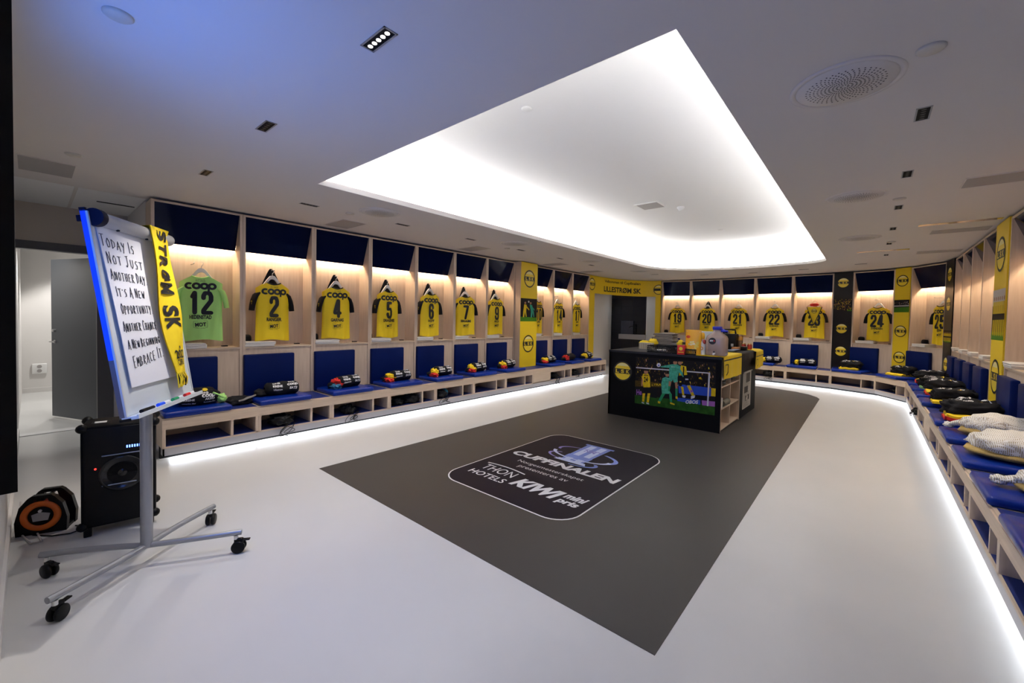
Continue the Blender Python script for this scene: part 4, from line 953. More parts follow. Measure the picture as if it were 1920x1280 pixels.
# local x along its front (to the right as seen from the room), -y towards the room
W2 = .185
m = MB(); m.rbox((-W2, -.13, .03), (W2, .16, .70), .012, 2); cab = build('cabinet', m, BLACKM, sp)
m = MB(); m.rbox((-W2+.015, -.136, .045), (W2-.015, -.128, .685), .004, 2); build('front_baffle', m, BLACK, sp)
for sx in (-1, 1):
    for sz in (.045, .690):
        for yy in (-.12, .15): m = MB(); m.blob((sx*(W2-.006), yy, sz), (.03, .03, .03), 1, 0, 1, 0, 2); build('corner_protector', m, BLACK, sp)
m = MB(); m.lathe([(.115, -.136), (.118, -.146), (.105, -.150), (.095, -.142), (.04, -.125), (.035, -.135), (0, -.138)], 32, (.015, 0, .37), 'y'); build('woofer', m, mat('gloss_black', (.006, .006, .006), .18), sp)
m = MB(); m.tube([(-.085, -.142, .30), (.13, -.142, .30)], .004, 8); m.tube([(-.085, -.142, .50), (.13, -.142, .50)], .004, 8); build('trim_bar', m, ALU, sp)
m = MB()
for k in range(6): m.box((.035+k*.013, -.139, .535), (.042+k*.013, -.1365, .552))
build('blue_indicator', m, GLOWB, sp); m = MB(); m.lathe([(.006, -.140), (.006, -.136)], 10, (-.115, 0, .42), 'y'); build('red_indicator', m, GLOWR2, sp)
m = MB(); m.box((-.13, -.02, .7002), (-.07, .03, .7012)); m.box((.06, .03, .7002), (.13, .10, .7012)); m.box((-W2-.0012, -.06, .45), (-W2-.0002, -.02, .56)); build('sticker', m, mat('sticker', (.60, .60, .58), .5), cab)
m = MB(); m.box((-.145, -.04, .7001), (-.055, .05, .7006)); build('sticker_backing', m, BLACK, sp)
for sx in (-1, 1): m = MB(); m.lathe([(.03, -.02), (.03, .02)], 16, (sx*(W2-.03), .15, .003), 'x'); build('wheel', m, BLACK, sp)
for sx in (-1, 1): m = MB(); m.rbox((sx*(W2-.03)-.02, -.12, -.03), (sx*(W2-.03)+.02, -.08, .035), .006); build('foot', m, BLACK, sp)
rl_ = thing('cable_reel', 'black cable reel with an orange ring face on the floor left of the loudspeaker', 'cable reel', (-4.20, .065, 0), rad(68))
m = MB(); prof = [(-.135, .0), (-.14, .10), (-.115, .21), (-.07, .27), (-.05, .285), (.05, .285), (.07, .27), (.115, .21), (.14, .10), (.135, 0)]
def reel_plate(mb, y0, y1):
    out = prof; hole = [(-.045, .225), (-.035, .26), (.035, .26), (.045, .225)]
    bm = bmesh.new(); ed = []
    for P in (out, hole):
        vv = [bm.verts.new((x, y0, z)) for x, z in P]; ed += [bm.edges.new((vv[i], vv[(i+1) % len(vv)])) for i in range(len(vv))]
    r_ = bmesh.ops.triangle_fill(bm, edges=ed, use_beauty=True); ex = bmesh.ops.extrude_face_region(bm, geom=bm.faces[:])
    for v in [g for g in ex['geom'] if isinstance(g, bmesh.types.BMVert)]: v.co.y = y1
    bmesh.ops.recalc_face_normals(bm, faces=bm.faces[:]); mb.bm(bm)
reel_plate(m, -.09, -.05); reel_plate(m, .05, .09); m.box((-.13, -.06, 0), (.13, .06, .02)); build('frame', m, BLACK, rl_)
m = MB(); m.tube([(0, -.09, .245), (0, .09, .245)], .012, 12); m.tube([(-.03, -.07, .272), (.03, -.07, .272)], .014, 10); build('handle', m, BLACK, rl_)
rl_.scale = (.9, .9, .9)
m = MB(); m.lathe([(.080, -.048), (.080, .048)], 32, (0, 0, .135), 'y'); build('cable_winding', m, mat('red_cable', (.42, .03, .015), .5), rl_)
m = MB(); m.lathe([(.070, -.092), (.072, -.098), (.108, -.098), (.110, -.09)], 40, (0, 0, .135), 'y'); build('orange_ring', m, ORANGE, rl_, label='orange face ring')
m = MB(); m.lathe([(.068, -.090), (.068, -.096), (0, -.098)], 32, (0, 0, .135), 'y'); hp = build('hub_plate', m, BLACK, rl_)
m = MB(); m.prism([(-.04, .10), (.04, .10), (.052, .15), (0, .165), (-.048, .15)], -.0992, -.0986, 0, lambda x, y, z: (x, z, y)); build('rating_label', m, SILVERP, hp)
m = MB(); m.lathe([(.010, -.098), (.010, -.108), (0, -.110)], 12, (0, 0, .175), 'y'); build('knob', m, WHITE, hp)
m = MB(); m.tube([(-4.9, -.06, .006), (-4.2, -.055, .006), (-3.98, -.01, .006), (-3.97, .035, .006), (-4.02, .03, .006), (-4.5, -.02, .006), (-4.9, -.035, .006)], .0055, 8); tag(build('white_cable', m, mat('pale_cable', (.55, .52, .50), .5)), 'pale cable looping over the floor in front of the cable reel', 'cable')
m = MB(); m.tube([(-4.10, .19, .006), (-4.05, .23, .006), (-4.08, .27, .05), (-4.04, .25, .006), (-3.98, .20, .006), (-4.0, .24, .04), (-4.06, .21, .006)], .004, 8)
m.tube([(-4.30, -.07, .02), (-4.12, .0, .006), (-4.02, .08, .006), (-3.98, .16, .006), (-4.00, .22, .006)], .004, 8); tag(build('black_cable', m, BLACK), 'thin black cables tangled between the cable reel and the loudspeaker', 'cable')
m = MB(); m.rbox((-4.6, -.075, 0), (-4.28, -.03, .03), .008); tag(build('power_strip', m, WHITE), 'white power strip along the wall left of the cable reel', 'power strip')

# ------------------------------------------------------------------ floor sticker
st = thing('floor_sticker', 'dark rounded floor sticker with white lettering and a blue trophy', 'sticker', (0, 0, 0))
SX0, SX1, SY0, SY1 = -3.03, -1.61, 2.50, 4.48
def rrect(x0, y0, x1, y1, r):
    P = []
    for cx, cy, a0 in ((x1-r, y0+r, -90), (x1-r, y1-r, 0), (x0+r, y1-r, 90), (x0+r, y0+r, 180)):
        P += [(cx+r*math.cos(rad(a0+k*11.25)), cy+r*math.sin(rad(a0+k*11.25))) for k in range(9)]
    return P
m = MB(); m.prism(rrect(SX0, SY0, SX1, SY1, .22), .002, .0032); build('border', m, WPRINT, st)
m = MB(); m.prism(rrect(SX0+.012, SY0+.012, SX1-.012, SY1-.012, .21), .002, .0037); build('face', m, mat('sticker_dark', (.010, .007, .014), .5, spec=.10), st)
G = lambda x, y: ((SX0+SX1)/2+x, (SY0+SY1)/2+y, .0046)
m = MB(); text(m, 'CUPFINALEN', 0, .02, 1.24, .135, G, 0, .05, .15); build('title_lettering', m, WPRINT, st)
m = MB(); text(m, 'Norgesmesterskapet', -.02, -.17, .78, .075, G, 0, 0); build('subtitle_lettering', m, WPRINT, st); m = MB(); text(m, 'presenteres av', -.02, -.29, .58, .075, G, 0, 0); build('subtitle_lettering', m, WPRINT, st)
m = MB(); text(m, 'THON', -.36, -.52, .40, .13, G, 0, .0); text(m, 'HOTELS', -.36, -.69, .44, .095, G, 0, .01)
for k in range(14):
    a, b = -.60+k*.485/14, -.60+(k+1)*.485/14; f = lambda x: -.435+.025*math.sin((x+.60)/.485*math.pi); poly2d(m, [(a, f(a)), (b, f(b)), (b, f(b)+.018), (a, f(a)+.018)], G)
build('hotel_lettering', m, WPRINT, st)
m = MB(); text(m, 'KIWI', .16, -.60, .46, .19, G, 0, .05, .28); text(m, 'mini', .53, -.545, .19, .10, G, 0, .04, .2); text(m, 'pris', .52, -.67, .19, .11, G, 0, .04, .2); build('grocer_lettering', m, WPRINT, st)
TB = [mat('trophy_blue', (.16, .24, .62), .4), mat('trophy_pale', (.60, .68, .90), .4), mat('trophy_violet', (.22, .20, .55), .4)]
m = MB(); G2 = lambda l: (lambda x, y: (G(x, y)[0], G(x, y)[1], .0046+l))
poly2d(m, [(-.13, .20), (.13, .20), (.15, .80), (-.15, .80)], G2(.0002), 0)
for x0 in (-.10, .03): poly2d(m, [(x0, .20), (x0+.07, .20), (x0+.075, .80), (x0, .80)], G2(.0004), 1)
poly2d(m, [(-.19, .16), (.19, .16), (.16, .22), (-.16, .22)], G2(.0005), 1); poly2d(m, [(-.18, .80), (.18, .80), (.18, .84), (-.18, .84)], G2(.0005), 0); poly2d(m, [(-.145, .30), (.145, .30), (.145, .40), (-.145, .40)], G2(.0005), 0)
text(m, 'NM', 0, .60, .13, .08, G2(.0007), 2, .02)
ring2d(m, -.03, .52, .33, .295, G2(.0006), 2, 60, 200, 20, 1, .42); ring2d(m, 0, .42, .36, .315, G2(.0008), 1, 180, 360, 24, 1, .45); ring2d(m, 0, .46, .40, .35, G2(.0006), 0, -30, 60, 14, 1, .45); ring2d(m, -.05, .30, .30, .265, G2(.0006), 2, 130, 250, 16, 1, .4); ring2d(m, .02, .22, .28, .24, G2(.0006), 0, 270, 390, 16, 1, .4)
build('trophy_print', m, TB, st)

# ------------------------------------------------------------------ island counter
IX0, IX1, IY0, IY1, IZ = -3.10, -1.46, 5.99, 8.24, 1.02
isl = thing('island_counter', 'black island counter with a printed football photograph and open birch shelves', 'counter', (0, 0, 0))
CARC = mat('black_laminate', (.005, .005, .0055), .55, spec=.08)
TOPM = mat('black_counter_top', (.022, .024, .032), .30, spec=.16)
m = MB(); m.box((IX0, IY0, 0), (IX1, IY0+.03, IZ-.03)); ifp = build('front_panel', m, CARC, isl)
m = MB(); m.box((IX0, IY0, 0), (IX0+.03, IY1, IZ-.03)); m.box((IX0, IY1-.03, 0), (IX1, IY1, IZ-.03)); m.box((IX1-.46, IY0+.03, 0), (IX1-.44, IY1-.03, IZ-.03)); build('carcass_panel', m, CARC, isl)
m = MB(); m.box((IX0-.004, IY0-.004, IZ-.03), (IX1+.004, IY1+.004, IZ)); build('counter_top', m, TOPM, isl)
YS = 7.09
for ya, yb, za in ((IY0+.03, IY0+.05, 0), (YS-.02, YS, 0), (6.54, 6.56, .02)):
    m = MB(); m.box((IX1-.44, ya, za), (IX1-(.01 if za else 0), yb, IZ-.03)); build('upright', m, WOOD, isl)
for z in (.02, .30, .60): m = MB(); m.box((IX1-.44, IY0+.05, z), (IX1-.01, YS-.02, z+.018)); build('shelf_board', m, WOODX, isl)
m = MB(); m.box((IX1-.43, IY0+.05, .04), (IX1-.425, YS-.02, IZ-.03)); build('shelf_back', m, WOOD, isl)
m = MB(); m.box((IX1-.02, YS, 0), (IX1, IY1-.03, IZ-.03)); build('side_panel', m, CARC, isl)
fI = lambda x, y, l: (x, IY0-.001-l, y)
crest('club_crest', ifp, fI, -2.865, .70, .155)
# the printed photograph on the front, flat shapes in a unit square (u, v up)
PX0, PX1, PZ0, PZ1 = -2.655, -1.525, .235, .945
TO = lambda zx: 430+(zx-415)*(520-430)/945.0
BO = lambda zx: 1005+(zx-415)*(1139-1005)/945.0
def pg(zx, zy): u = (zx-415)/945.0; return (PX0+u*(PX1-PX0), PZ1-(zy-TO(zx))/(BO(zx)-TO(zx))*(PZ1-PZ0))
PH = [mat('print_night', (.010, .008, .009), .5, spec=.12), mat('print_turf', (.024, .10, .012), .5, spec=.12, noise_amt=.5, nscale=14), mat('print_teal', (.075, .44, .32), .5, spec=.12, noise_amt=.45, nscale=38), mat('print_kit_yellow', (.74, .52, .012), .5, spec=.12, noise_amt=.4, nscale=40), mat('print_skin', (.36, .17, .10), .5, spec=.12), mat('print_white', (.55, .55, .62), .5, spec=.12), mat('print_blue', (.02, .06, .42), .5, spec=.12), mat('print_gold', (.10, .062, .010), .5, spec=.12, noise_amt=.7, nscale=60), mat('print_violet', (.28, .10, .40), .5, spec=.12), mat('print_sock_green', (.02, .22, .10), .5, spec=.12), mat('print_dark_kit', (.008, .008, .010), .5, spec=.12)]
m = MB(); LY = [0]
def pp(pts, mi, l): poly2d(m, pts, lambda x, y: (lambda q: (q[0], IY0-.0012-l*.00022, q[1]))(pg(x, y)), mi)
def circ(x, y, r, mi, l): pp([(x+r*math.cos(rad(k*30)), y+r*math.sin(rad(k*30))) for k in range(12)], mi, l)
pp([(415, 430), (1360, 520), (1360, 1139), (415, 1005)], 0, 1)
RR = random.Random(3)
for k in range(420):
    x = RR.uniform(425, 1350); y = TO(x)+RR.uniform(.02, .56)*(BO(x)-TO(x)); s = RR.uniform(5, 14)
    pp([(x-s*.5, y-s), (x+s*.4, y-s*.9), (x+s*.5, y+s), (x-s*.4, y+s)], RR.choice((7, 7, 7, 7, 7, 4, 10, 7, 10, 7, 10, 3)), 2+RR.random()*.5)
pp([(415, 895), (1360, 1020), (1360, 1139), (415, 1005)], 1, 3)
pp([(415, 805), (700, 840), (700, 945), (415, 905)], 10, 3.2); pp([(950, 770), (1315, 815), (1315, 915), (960, 880)], 6, 3.2); pp([(1315, 815), (1362, 822), (1362, 915), (1315, 910)], 3, 3.3)
pp([(415, 725), (760, 760), (760, 810), (415, 800)], 7, 3.1); pp([(945, 935), (1205, 960), (1205, 1015), (945, 975)], 6, 3.4); pp([(1218, 962), (1360, 975), (1360, 1035), (1225, 1020)], 8, 3.4)
pp([(420, 560), (1300, 635), (1300, 648), (420, 573)], 5, 4); pp([(1282, 640), (1300, 640), (1292, 1030), (1276, 1028)], 5, 4.1)
GI = lambda l: (lambda x, y: (lambda q: (q[0], IY0-.0012-l*.00022, q[1]))(pg(x, y)))
text(m, 'OBOS', 1110, 985, 140, -44, GI(4.5), 5, .04, -.15); text(m, 'He', 470, 872, 70, -70, GI(4.5), 8, .04); text(m, 'LTRA', 690, 780, 120, -26, GI(4.5), 3, .02)
# left player with number
pp([(515, 645), (580, 640), (607, 690), (612, 812), (525, 812), (500, 700)], 3, 6); pp([(525, 812), (612, 812), (625, 880), (580, 880), (565, 850), (555, 880), (515, 880)], 10, 6.1); circ(553, 620, 28, 4, 6.2)
pp([(515, 885), (550, 885), (540, 990), (512, 985)], 3, 6.2); pp([(580, 885), (615, 885), (600, 1000), (572, 990)], 3, 6.2); pp([(505, 990), (540, 1000), (540, 1015), (510, 1005)], 5, 6.3); pp([(565, 995), (600, 1005), (605, 1022), (570, 1015)], 5, 6.3)
pp([(500, 690), (518, 720), (512, 800), (495, 790)], 4, 6.2); text(m, '24', 553, 715, 52, -64, GI(7), 10, .04); text(m, 'coop', 553, 668, 55, -18, GI(7), 10, .04)
# centre keeper reaching for the ball
pp([(850, 535), (920, 530), (975, 560), (960, 610), (940, 690), (840, 680), (838, 590)], 2, 7); pp([(860, 535), (850, 575), (735, 568), (735, 555)], 2, 7.1); circ(908, 512, 25, 4, 7.2); circ(710, 540, 25, 5, 7.2); circ(712, 545, 9, 6, 7.4)
pp([(840, 675), (940, 685), (942, 745), (900, 755), (885, 720), (868, 745), (838, 735)], 2, 7.1); pp([(840, 735), (870, 745), (860, 800), (835, 795)], 4, 7.1); pp([(910, 750), (940, 750), (945, 825), (920, 825)], 4, 7.1)
pp([(835, 795), (862, 800), (850, 860), (832, 855)], 9, 7.2); pp([(918, 825), (947, 825), (945, 925), (922, 920)], 9, 7.2); pp([(922, 920), (945, 920), (950, 955), (925, 945)], 3, 7.3); pp([(960, 580), (1015, 660), (1005, 690), (950, 620)], 2, 7.3)
# second keeper-side player in teal
pp([(760, 700), (800, 685), (840, 700), (840, 780), (840, 845), (755, 845), (748, 770)], 2, 6.4); circ(818, 660, 24, 4, 6.5); pp([(755, 840), (845, 840), (870, 890), (760, 890)], 2, 6.5)
pp([(760, 885), (800, 890), (745, 990), (715, 980)], 9, 6.6); pp([(845, 880), (878, 890), (885, 990), (860, 985)], 9, 6.6); pp([(712, 978), (745, 985), (742, 1010), (715, 1005)], 3, 6.7); pp([(860, 988), (915, 1010), (915, 1026), (862, 1012)], 3, 6.7)
# yellow opponent on the right
pp([(975, 545), (1035, 560), (1050, 660), (955, 675), (965, 600)], 3, 6.6); circ(965, 515, 25, 4, 6.5); pp([(955, 670), (1055, 660), (1085, 770), (1040, 790), (1020, 740), (985, 800), (955, 790)], 10, 6.7)
pp([(980, 800), (1010, 805), (1025, 910), (1005, 910)], 3, 6.8); pp([(1050, 790), (1085, 785), (1140, 905), (1110, 915)], 3, 6.8); pp([(1000, 905), (1040, 910), (1035, 935), (1005, 930)], 5, 6.9); pp([(1100, 915), (1145, 905), (1140, 935), (1100, 950)], 5, 6.9); pp([(1085, 845), (1110, 840), (1118, 870), (1095, 872)], 8, 6.9)
for hx, hy, hr in ((553, 607, 27), (908, 497, 24), (818, 647, 23), (965, 500, 25)): pp([(hx+hr*math.cos(rad(a)), hy-hr*.75*math.sin(rad(a))) for a in range(-10, 200, 21)], 0, 7.6)
for x0, y0, x1, y1, mi in ((1000, 560, 1015, 670, 10), (540, 645, 560, 652, 10), (870, 600, 940, 606, 9), (860, 560, 905, 566, 5), (770, 740, 830, 746, 9), (965, 735, 985, 752, 3), (1030, 705, 1065, 722, 5)): pp([(x0, y0), (x1, y0+3), (x1, y1), (x0, y1)], mi, 7.7)
build('photo_print', m, PH, ifp)
# things in the shelves
def heap(loc, label, seed, r, mt, cat, nm, mt2=None):
    t = thing(nm, label, cat, loc); m = MB(); m.blob((0, 0, r[2]*.9), r, seed, .25, 2, 0, 3, .4, 0); build('cloth', m, mt, t)
    if mt2: m = MB(); m.blob((r[0]*.4, -r[1]*.3, r[2]*1.4), (r[0]*.55, r[1]*.5, r[2]*.6), seed+4, .2, 2, 0, 3, .3, 0); build('second_cloth', m, mt2, t)
    return t
heap((-1.60, 6.27, .618), 'black and white pile of boots on the upper left island shelf', 6, (.14, .17, .07), BLACKN, 'pile', 'boot_pile', WHITE)
heap((-1.62, 6.80, .618), 'black pile on the upper right island shelf', 9, (.15, .17, .08), BLACKN, 'pile', 'dark_pile')
m = MB(); m.tube([(-1.50, 6.24, .361), (-1.50, 6.62-.08, .361), (-1.50, 6.53, .361)], .042, 16); tag(build('foam_roller', m, mat('olive_grey', (.16, .155, .12), .6)), 'grey foam roller on the middle island shelf', 'roller')
m = MB(); m.rbox((-1.56, 6.08, .318), (-1.47, 6.16, .46), .008); tag(build('white_carton', m, WHITE), 'white carton at the left of the middle island shelf', 'carton')
# newspaper cuttings on the side panel
cp = thing('newspaper_sheet', 'long strip of black and white newspaper cuttings hung on the island side', 'newspaper', (0, 0, 0))
GP = [mat('newsprint', (.50, .49, .46), .8), mat('newsprint_dark', (.05, .05, .05), .8), mat('newsprint_grey', (.20, .195, .19), .8)]
m = MB(); m.box((IX1+.001, 7.28, .12), (IX1+.006, 7.85, .70)); cr_ = random.Random(5); SFc = lambda y, z, l: (IX1+.006+l, 7.28+y*.57, .12+z*.58)
for k in range(46): z = .03+k*.0205; poly2d(m, [(.06, z), (.06+cr_.uniform(.4, .86), z), (.06+cr_.uniform(.4, .86), z+.009), (.06, z+.009)], lambda a, b: SFc(a, b, .0006), 2)
for a, b, c_, d in ((.35, .70, .85, .96), (.15, .42, .6, .60), (.30, .20, .80, .34)): poly2d(m, [(a, b), (c_, b), (c_, d), (a, d)], lambda x, y: SFc(x, y, .001), 1)
poly2d(m, [(.35, .22), (.6, .2), (.62, .3), (.5, .36)], lambda x, y: SFc(x, y, .0015), 0); build('printed_sheet', m, GP, cp)
m = MB(); m.tube([(IX1+.012, 7.26, .705), (IX1+.012, 7.88, .705)], .010, 8); build('hanging_rail', m, STEEL, cp)
# cloths hanging over the edge
def drape(name, label, mt, y0, y1, xin, drop, cat, seed, trim=None, over=.02):
    t = thing(name, label, cat, (0, 0, 0)); m = MB()
    def fn(u, v, l=0):
        y = y0+(y1-y0)*u; d = v*(xin+drop); f = .006*math.sin(u*17+seed)
        if d < xin: return (IX1-xin+d+.012, y, IZ+.006+l+abs(f)*.4)
        q = d-xin; return (IX1+over+f*min(1, q*6)+l, y+.02*math.sin(seed)*q, IZ+.004-q+.03*math.sin(u*3.1+seed)*q)
    m.grid(lambda u, v: fn(u, v), 22, 22); m.grid(lambda u, v: fn(1-u, v, -.004), 22, 22); build('cloth', m, mt, t)
    if trim:
        m = MB(); g = lambda u, v: fn(u, v, .003)
        for k in range(12): a, b = k/12, (k+1)/12; m.add([g(a, .60), g(b, .60), g(b, .625), g(a, .625)], [(0, 1, 2, 3)])
        ring = [(.08, .70), (.22, .70), (.22, .86), (.15, .92), (.08, .86)]
        for i in range(5):
            a, b = ring[i], ring[(i+1) % 5]; m.add([g(*a), g(*b), g(b[0]+.02, b[1]+.015), g(a[0]+.02, a[1]+.015)], [(0, 1, 2, 3)])
        build('black_trim', m, PRINT, t)
    return t
drape('draped_jersey', 'yellow jersey with black trim draped over the near corner of the island', YEL, 6.02, 7.05, .36, .31, 'jersey', 2, True)
drape('draped_cloth', 'dark cloth draped over the far half of the island edge', mat('charcoal_cloth', (.014, .014, .013), .8), 7.10, 7.95, .30, .12, 'cloth', 5)
drape('draped_jersey', 'yellow jersey with black trim draped over the far end of the island', YEL, 7.92, 8.50, .22, .30, 'jersey', 4, True, over=.06)
m = MB(); m.rbox((-2.10, 6.03, IZ), (-1.50, 6.42, IZ+.012), .005, 2); tag(build('yellow_cloth', m, YEL), 'flat yellow cloth under the pouch and drink dispenser', 'cloth')
# trays and goods on top
def basket(x0, x1, y0, y1, hh, label):
    t = thing('mesh_tray', label, 'tray', ((x0+x1)/2, (y0+y1)/2, IZ), 0, 'black openwork trays on the island'); a, b = (x1-x0)/2, (y1-y0)/2
    m = MB(); m.box((-a, -b, 0), (a, b, .006)); build('base', m, BLACK, t)
    m = MB()
    for z in (.006, hh-.012): m.box((-a, -b, z), (a, -b+.006, z+.012)); m.box((-a, b-.006, z), (a, b, z+.012)); m.box((-a, -b, z), (-a+.006, b, z+.012)); m.box((a-.006, -b, z), (a, b, z+.012))
    k_ = 16
    for i in range(k_+1):
        x = -a+2*a*i/k_; dx = 2*a/k_
        for sg in (-1, 1):
            for yy in (-b+.003, b-.003): xx = max(-a, min(a, x+sg*dx)); m.tube([(x, yy, .01), (xx, yy, hh-.005)], .003, 5)
    for i in range(9):
        y = -b+2*b*i/8
        for xx in (-a+.003, a-.003): m.tube([(xx, y, .01), (xx, y, hh-.005)], .003, 5)
    build('lattice_wall', m, BLACK, t); return t
basket(-2.50, -2.14, 6.03, 6.42, .105, 'black openwork tray on the left front of the island')
basket(-2.13, -1.80, 6.02, 6.36, .085, 'black openwork tray holding pens and tape beside the red box')
def simple(name, label, cat, mb, mt, loc, rz=0, group=None): return tag(build(name, mb, mt, None, loc, rz), label, cat, group)
m = MB(); m.tube([(-.07, 0, .012), (.01, 0, .012)], .011, 10, 0); m.tube([(.011, 0, .012), (.08, 0, .012)], .012, 10, 1); simple('spray_pen', 'white tube with a blue end in the right tray', 'tube', m, [WHITE, BRBLUE], (-2.03, 6.08, IZ+.062))
m = MB(); m.blob((0, 0, .018), (.045, .03, .022), 2, .1, 2, 0, 3, 0, 0); simple('pink_tape', 'bright pink roll in the right tray', 'tape', m, mat('hot_pink', (.75, .02, .30), .4), (-1.93, 6.10, IZ+.058))
m = MB(); m.blob((0, 0, .02), (.10, .09, .025), 6, .2, 2, 0, 3, .3, 0); simple('silver_blister_packs', 'silver packs in the left tray', 'packs', m, mat('foil', (.35, .35, .38), .3, metal=.8), (-2.34, 6.16, IZ+.006))
m = MB(); m.blob((0, 0, .02), (.10, .09, .025), 16, .2, 2, 0, 3, .3, 0); simple('dark_pack', 'dark packs filling the right tray', 'packs', m, BLACKN, (-1.97, 6.22, IZ+.006))
for i in range(7):
    m = towel_mesh(.36+.03*math.sin(i*2.1), .26, .034, 60+i, 2); simple('folded_grey_towel', 'folded grey towel, %s of the stack at the back of the island' % ('bottom one', 'second from the bottom', 'third from the bottom', 'fourth from the bottom', 'third from the top', 'second from the top', 'top one')[i], 'towel', m, mat('taupe_towel', (.235, .205, .185), .9, bump=.3, bscale=90), (-2.80+random.Random(i*7+3).uniform(-.03, .03), 7.60, IZ+.0005+i*.0345), random.Random(i+5).uniform(-.16, .16), 'stacked grey towels')
m = MB(); m.blob((-.10, 0, .05), (.10, .09, .055), 3, .2, 2, 0, 3, .3, 0); m.blob((.05, .02, .07), (.09, .09, .075), 4, .2, 2, 0, 3, .3, 0); simple('yellow_vest_heap', 'crumpled yellow vests left of the grey towels', 'vest', m, YEL, (-3.02, 7.40, IZ))
m = MB(); m.blob((0, 0, .06), (.06, .08, .08), 13, .2, 2, 0, 3, .3, 0); simple('yellow_vest', 'crumpled yellow vest right of the grey towels', 'vest', m, YEL, (-2.50, 7.50, IZ))
t = thing('slatted_box', 'small pale slatted box at the back left of the island', 'box', (-2.80, 6.72, IZ)); m = MB(); m.box((-.10, -.07, 0), (.10, .07, .10)); build('body', m, mat('cream', (.62, .56, .42), .6), t); m = MB(); [m.box((-.09+k*.03, -.074, .005), (-.075+k*.03, -.0705, .095)) for k in range(7)]; build('slat', m, mat('cream_dark', (.42, .36, .24), .6), t)
t = thing('tin_can', 'small dark gold can beside the grey towels', 'can', (-2.14, 6.60, IZ)); m = MB(); m.lathe([(.035, 0), (.035, .15)], 20); build('body', m, mat('can_bands', (.05, .045, .04), .3, metal=.5), t); m = MB(); m.lathe([(.036, .03), (.036, .12)], 20, (0, 0, 0)); build('label', m, mat('gold_label', (.45, .28, .06), .4), t)
t = thing('red_packet', 'red packet with a yellow emblem at the front of the island', 'packet', (-1.995, 6.02, IZ)); m = MB(); m.rbox((-.052, -.03, 0), (.052, .03, .135), .006, 2); build('body', m, mat('packet_red', (.62, .012, .012), .35), t)
m = MB(); fr = lambda x, y: (x, -.0306, y); ring2d(m, 0, .085, .026, .0, fr, 0, n=14); poly2d(m, [(-.04, .03), (.04, .03), (.04, .04), (-.04, .04)], fr); build('emblem', m, YELC, t)
t = thing('blue_packet', 'dark blue carton behind the red packet', 'carton', (-1.96, 6.42, IZ)); m = MB(); m.rbox((-.045, -.03, 0), (.045, .03, .235), .006, 2); build('body', m, mat('carton_blue', (.01, .02, .16), .4), t); m = MB(); fr2 = lambda x, y: (x, -.0306, y); poly2d(m, [(-.03, .15), (.03, .15), (.03, .21), (-.03, .21)], fr2); build('label', m, mat('label_teal', (.20, .45, .50), .4), t)
t = thing('snack_pouch', 'large orange and yellow stand-up pouch at the front of the island', 'pouch', (-1.855, 6.08, IZ+.012)); m = MB()
m.grid(lambda u, v: ((u-.5)*.21, -.05*(1-v)**.8*math.sin(math.pi*u)**.6*1.0-.006, v*.345), 14, 14); m.grid(lambda u, v: ((.5-u)*.21, .05*(1-v)**.8*math.sin(math.pi*u)**.6+.002, v*.345), 14, 14); build('bag', m, mat('pouch_orange', (.85, .42, .012), .3), t)
PFn = lambda x, y: (x, -.05*(1-y/.345)**.8*math.sin(math.pi*min(1, max(0, x/.21+.5)))**.6-.0085, y)
m = MB(); rr = random.Random(2)
for k in range(26): x, y = rr.uniform(-.08, .07), rr.uniform(.02, .16); poly2d(m, [(x, y), (x+.022, y+.006), (x+.016, y+.03), (x-.006, y+.024)], PFn, rr.choice((0, 0, 1)))
ring2d(m, -.065, .245, .022, 0, PFn, 2, n=12, sx=1.3); poly2d(m, [(-.10, .315), (.10, .315), (.10, .318), (-.10, .318)], PFn, 1); build('printed_label', m, [mat('crisp_yellow', (.80, .60, .10), .4), mat('crisp_pale', (.80, .74, .50), .4), mat('label_red', (.6, .05, .02), .4)], t)
t = thing('white_bottle', 'white patterned bottle with an orange nozzle right of the pouch', 'bottle', (-1.745, 6.12, IZ+.012)); m = MB(); m.lathe([(.044, 0), (.046, .12), (.038, .17), (.022, .20), (.018, .215)], 24); build('body', m, WHITE, t)
m = MB(); m.lathe([(.020, .215), (.028, .235), (.030, .26), (.022, .30), (.008, .31)], 18); build('nozzle', m, mat('nozzle_orange', (.80, .42, .02), .4), t); m = MB(); ring2d(m, .0, .09, .026, .014, lambda x, y: (x, -.0475, y), 0, n=14); m.blob((-.022, -.02, .20), (.026, .024, .03), 3, .1, 2, 1, 2); m.blob((.026, -.015, .18), (.026, .024, .035), 5, .1, 2, 2, 2); build('fruit_print', m, [mat('print_amber', (.75, .33, .03), .4), mat('print_brown', (.50, .14, .06), .4), mat('print_red2', (.42, .05, .03), .4)], t)
m = MB(); m.rbox((-.09, -.04, 0), (.09, .04, .33), .008, 2); simple('pale_blue_carton', 'pale blue carton behind the pouch', 'carton', m, mat('pale_blue', (.50, .60, .68), .5), (-1.80, 6.52, IZ))
m = MB(); m.lathe([(.03, 0), (.035, .04), (.03, .08), (0, .10)], 16); simple('white_jar', 'small white jar between the bottle and the dispenser', 'jar', m, WHITE, (-1.70, 6.35, IZ+.012))
dsn = thing('drink_dispenser', 'cloudy drink dispenser with a blue lid and round black badge on the island corner', 'dispenser', (-1.565, 6.15, IZ+.012))
m = MB(); bm = bmesh.new(); 
PR = [(.0, .118), (.02, .128), (.235, .128), (.265, .118), (.315, .062), (.34, .052), (.365, .05)]
vs_ = []; n_ = 28
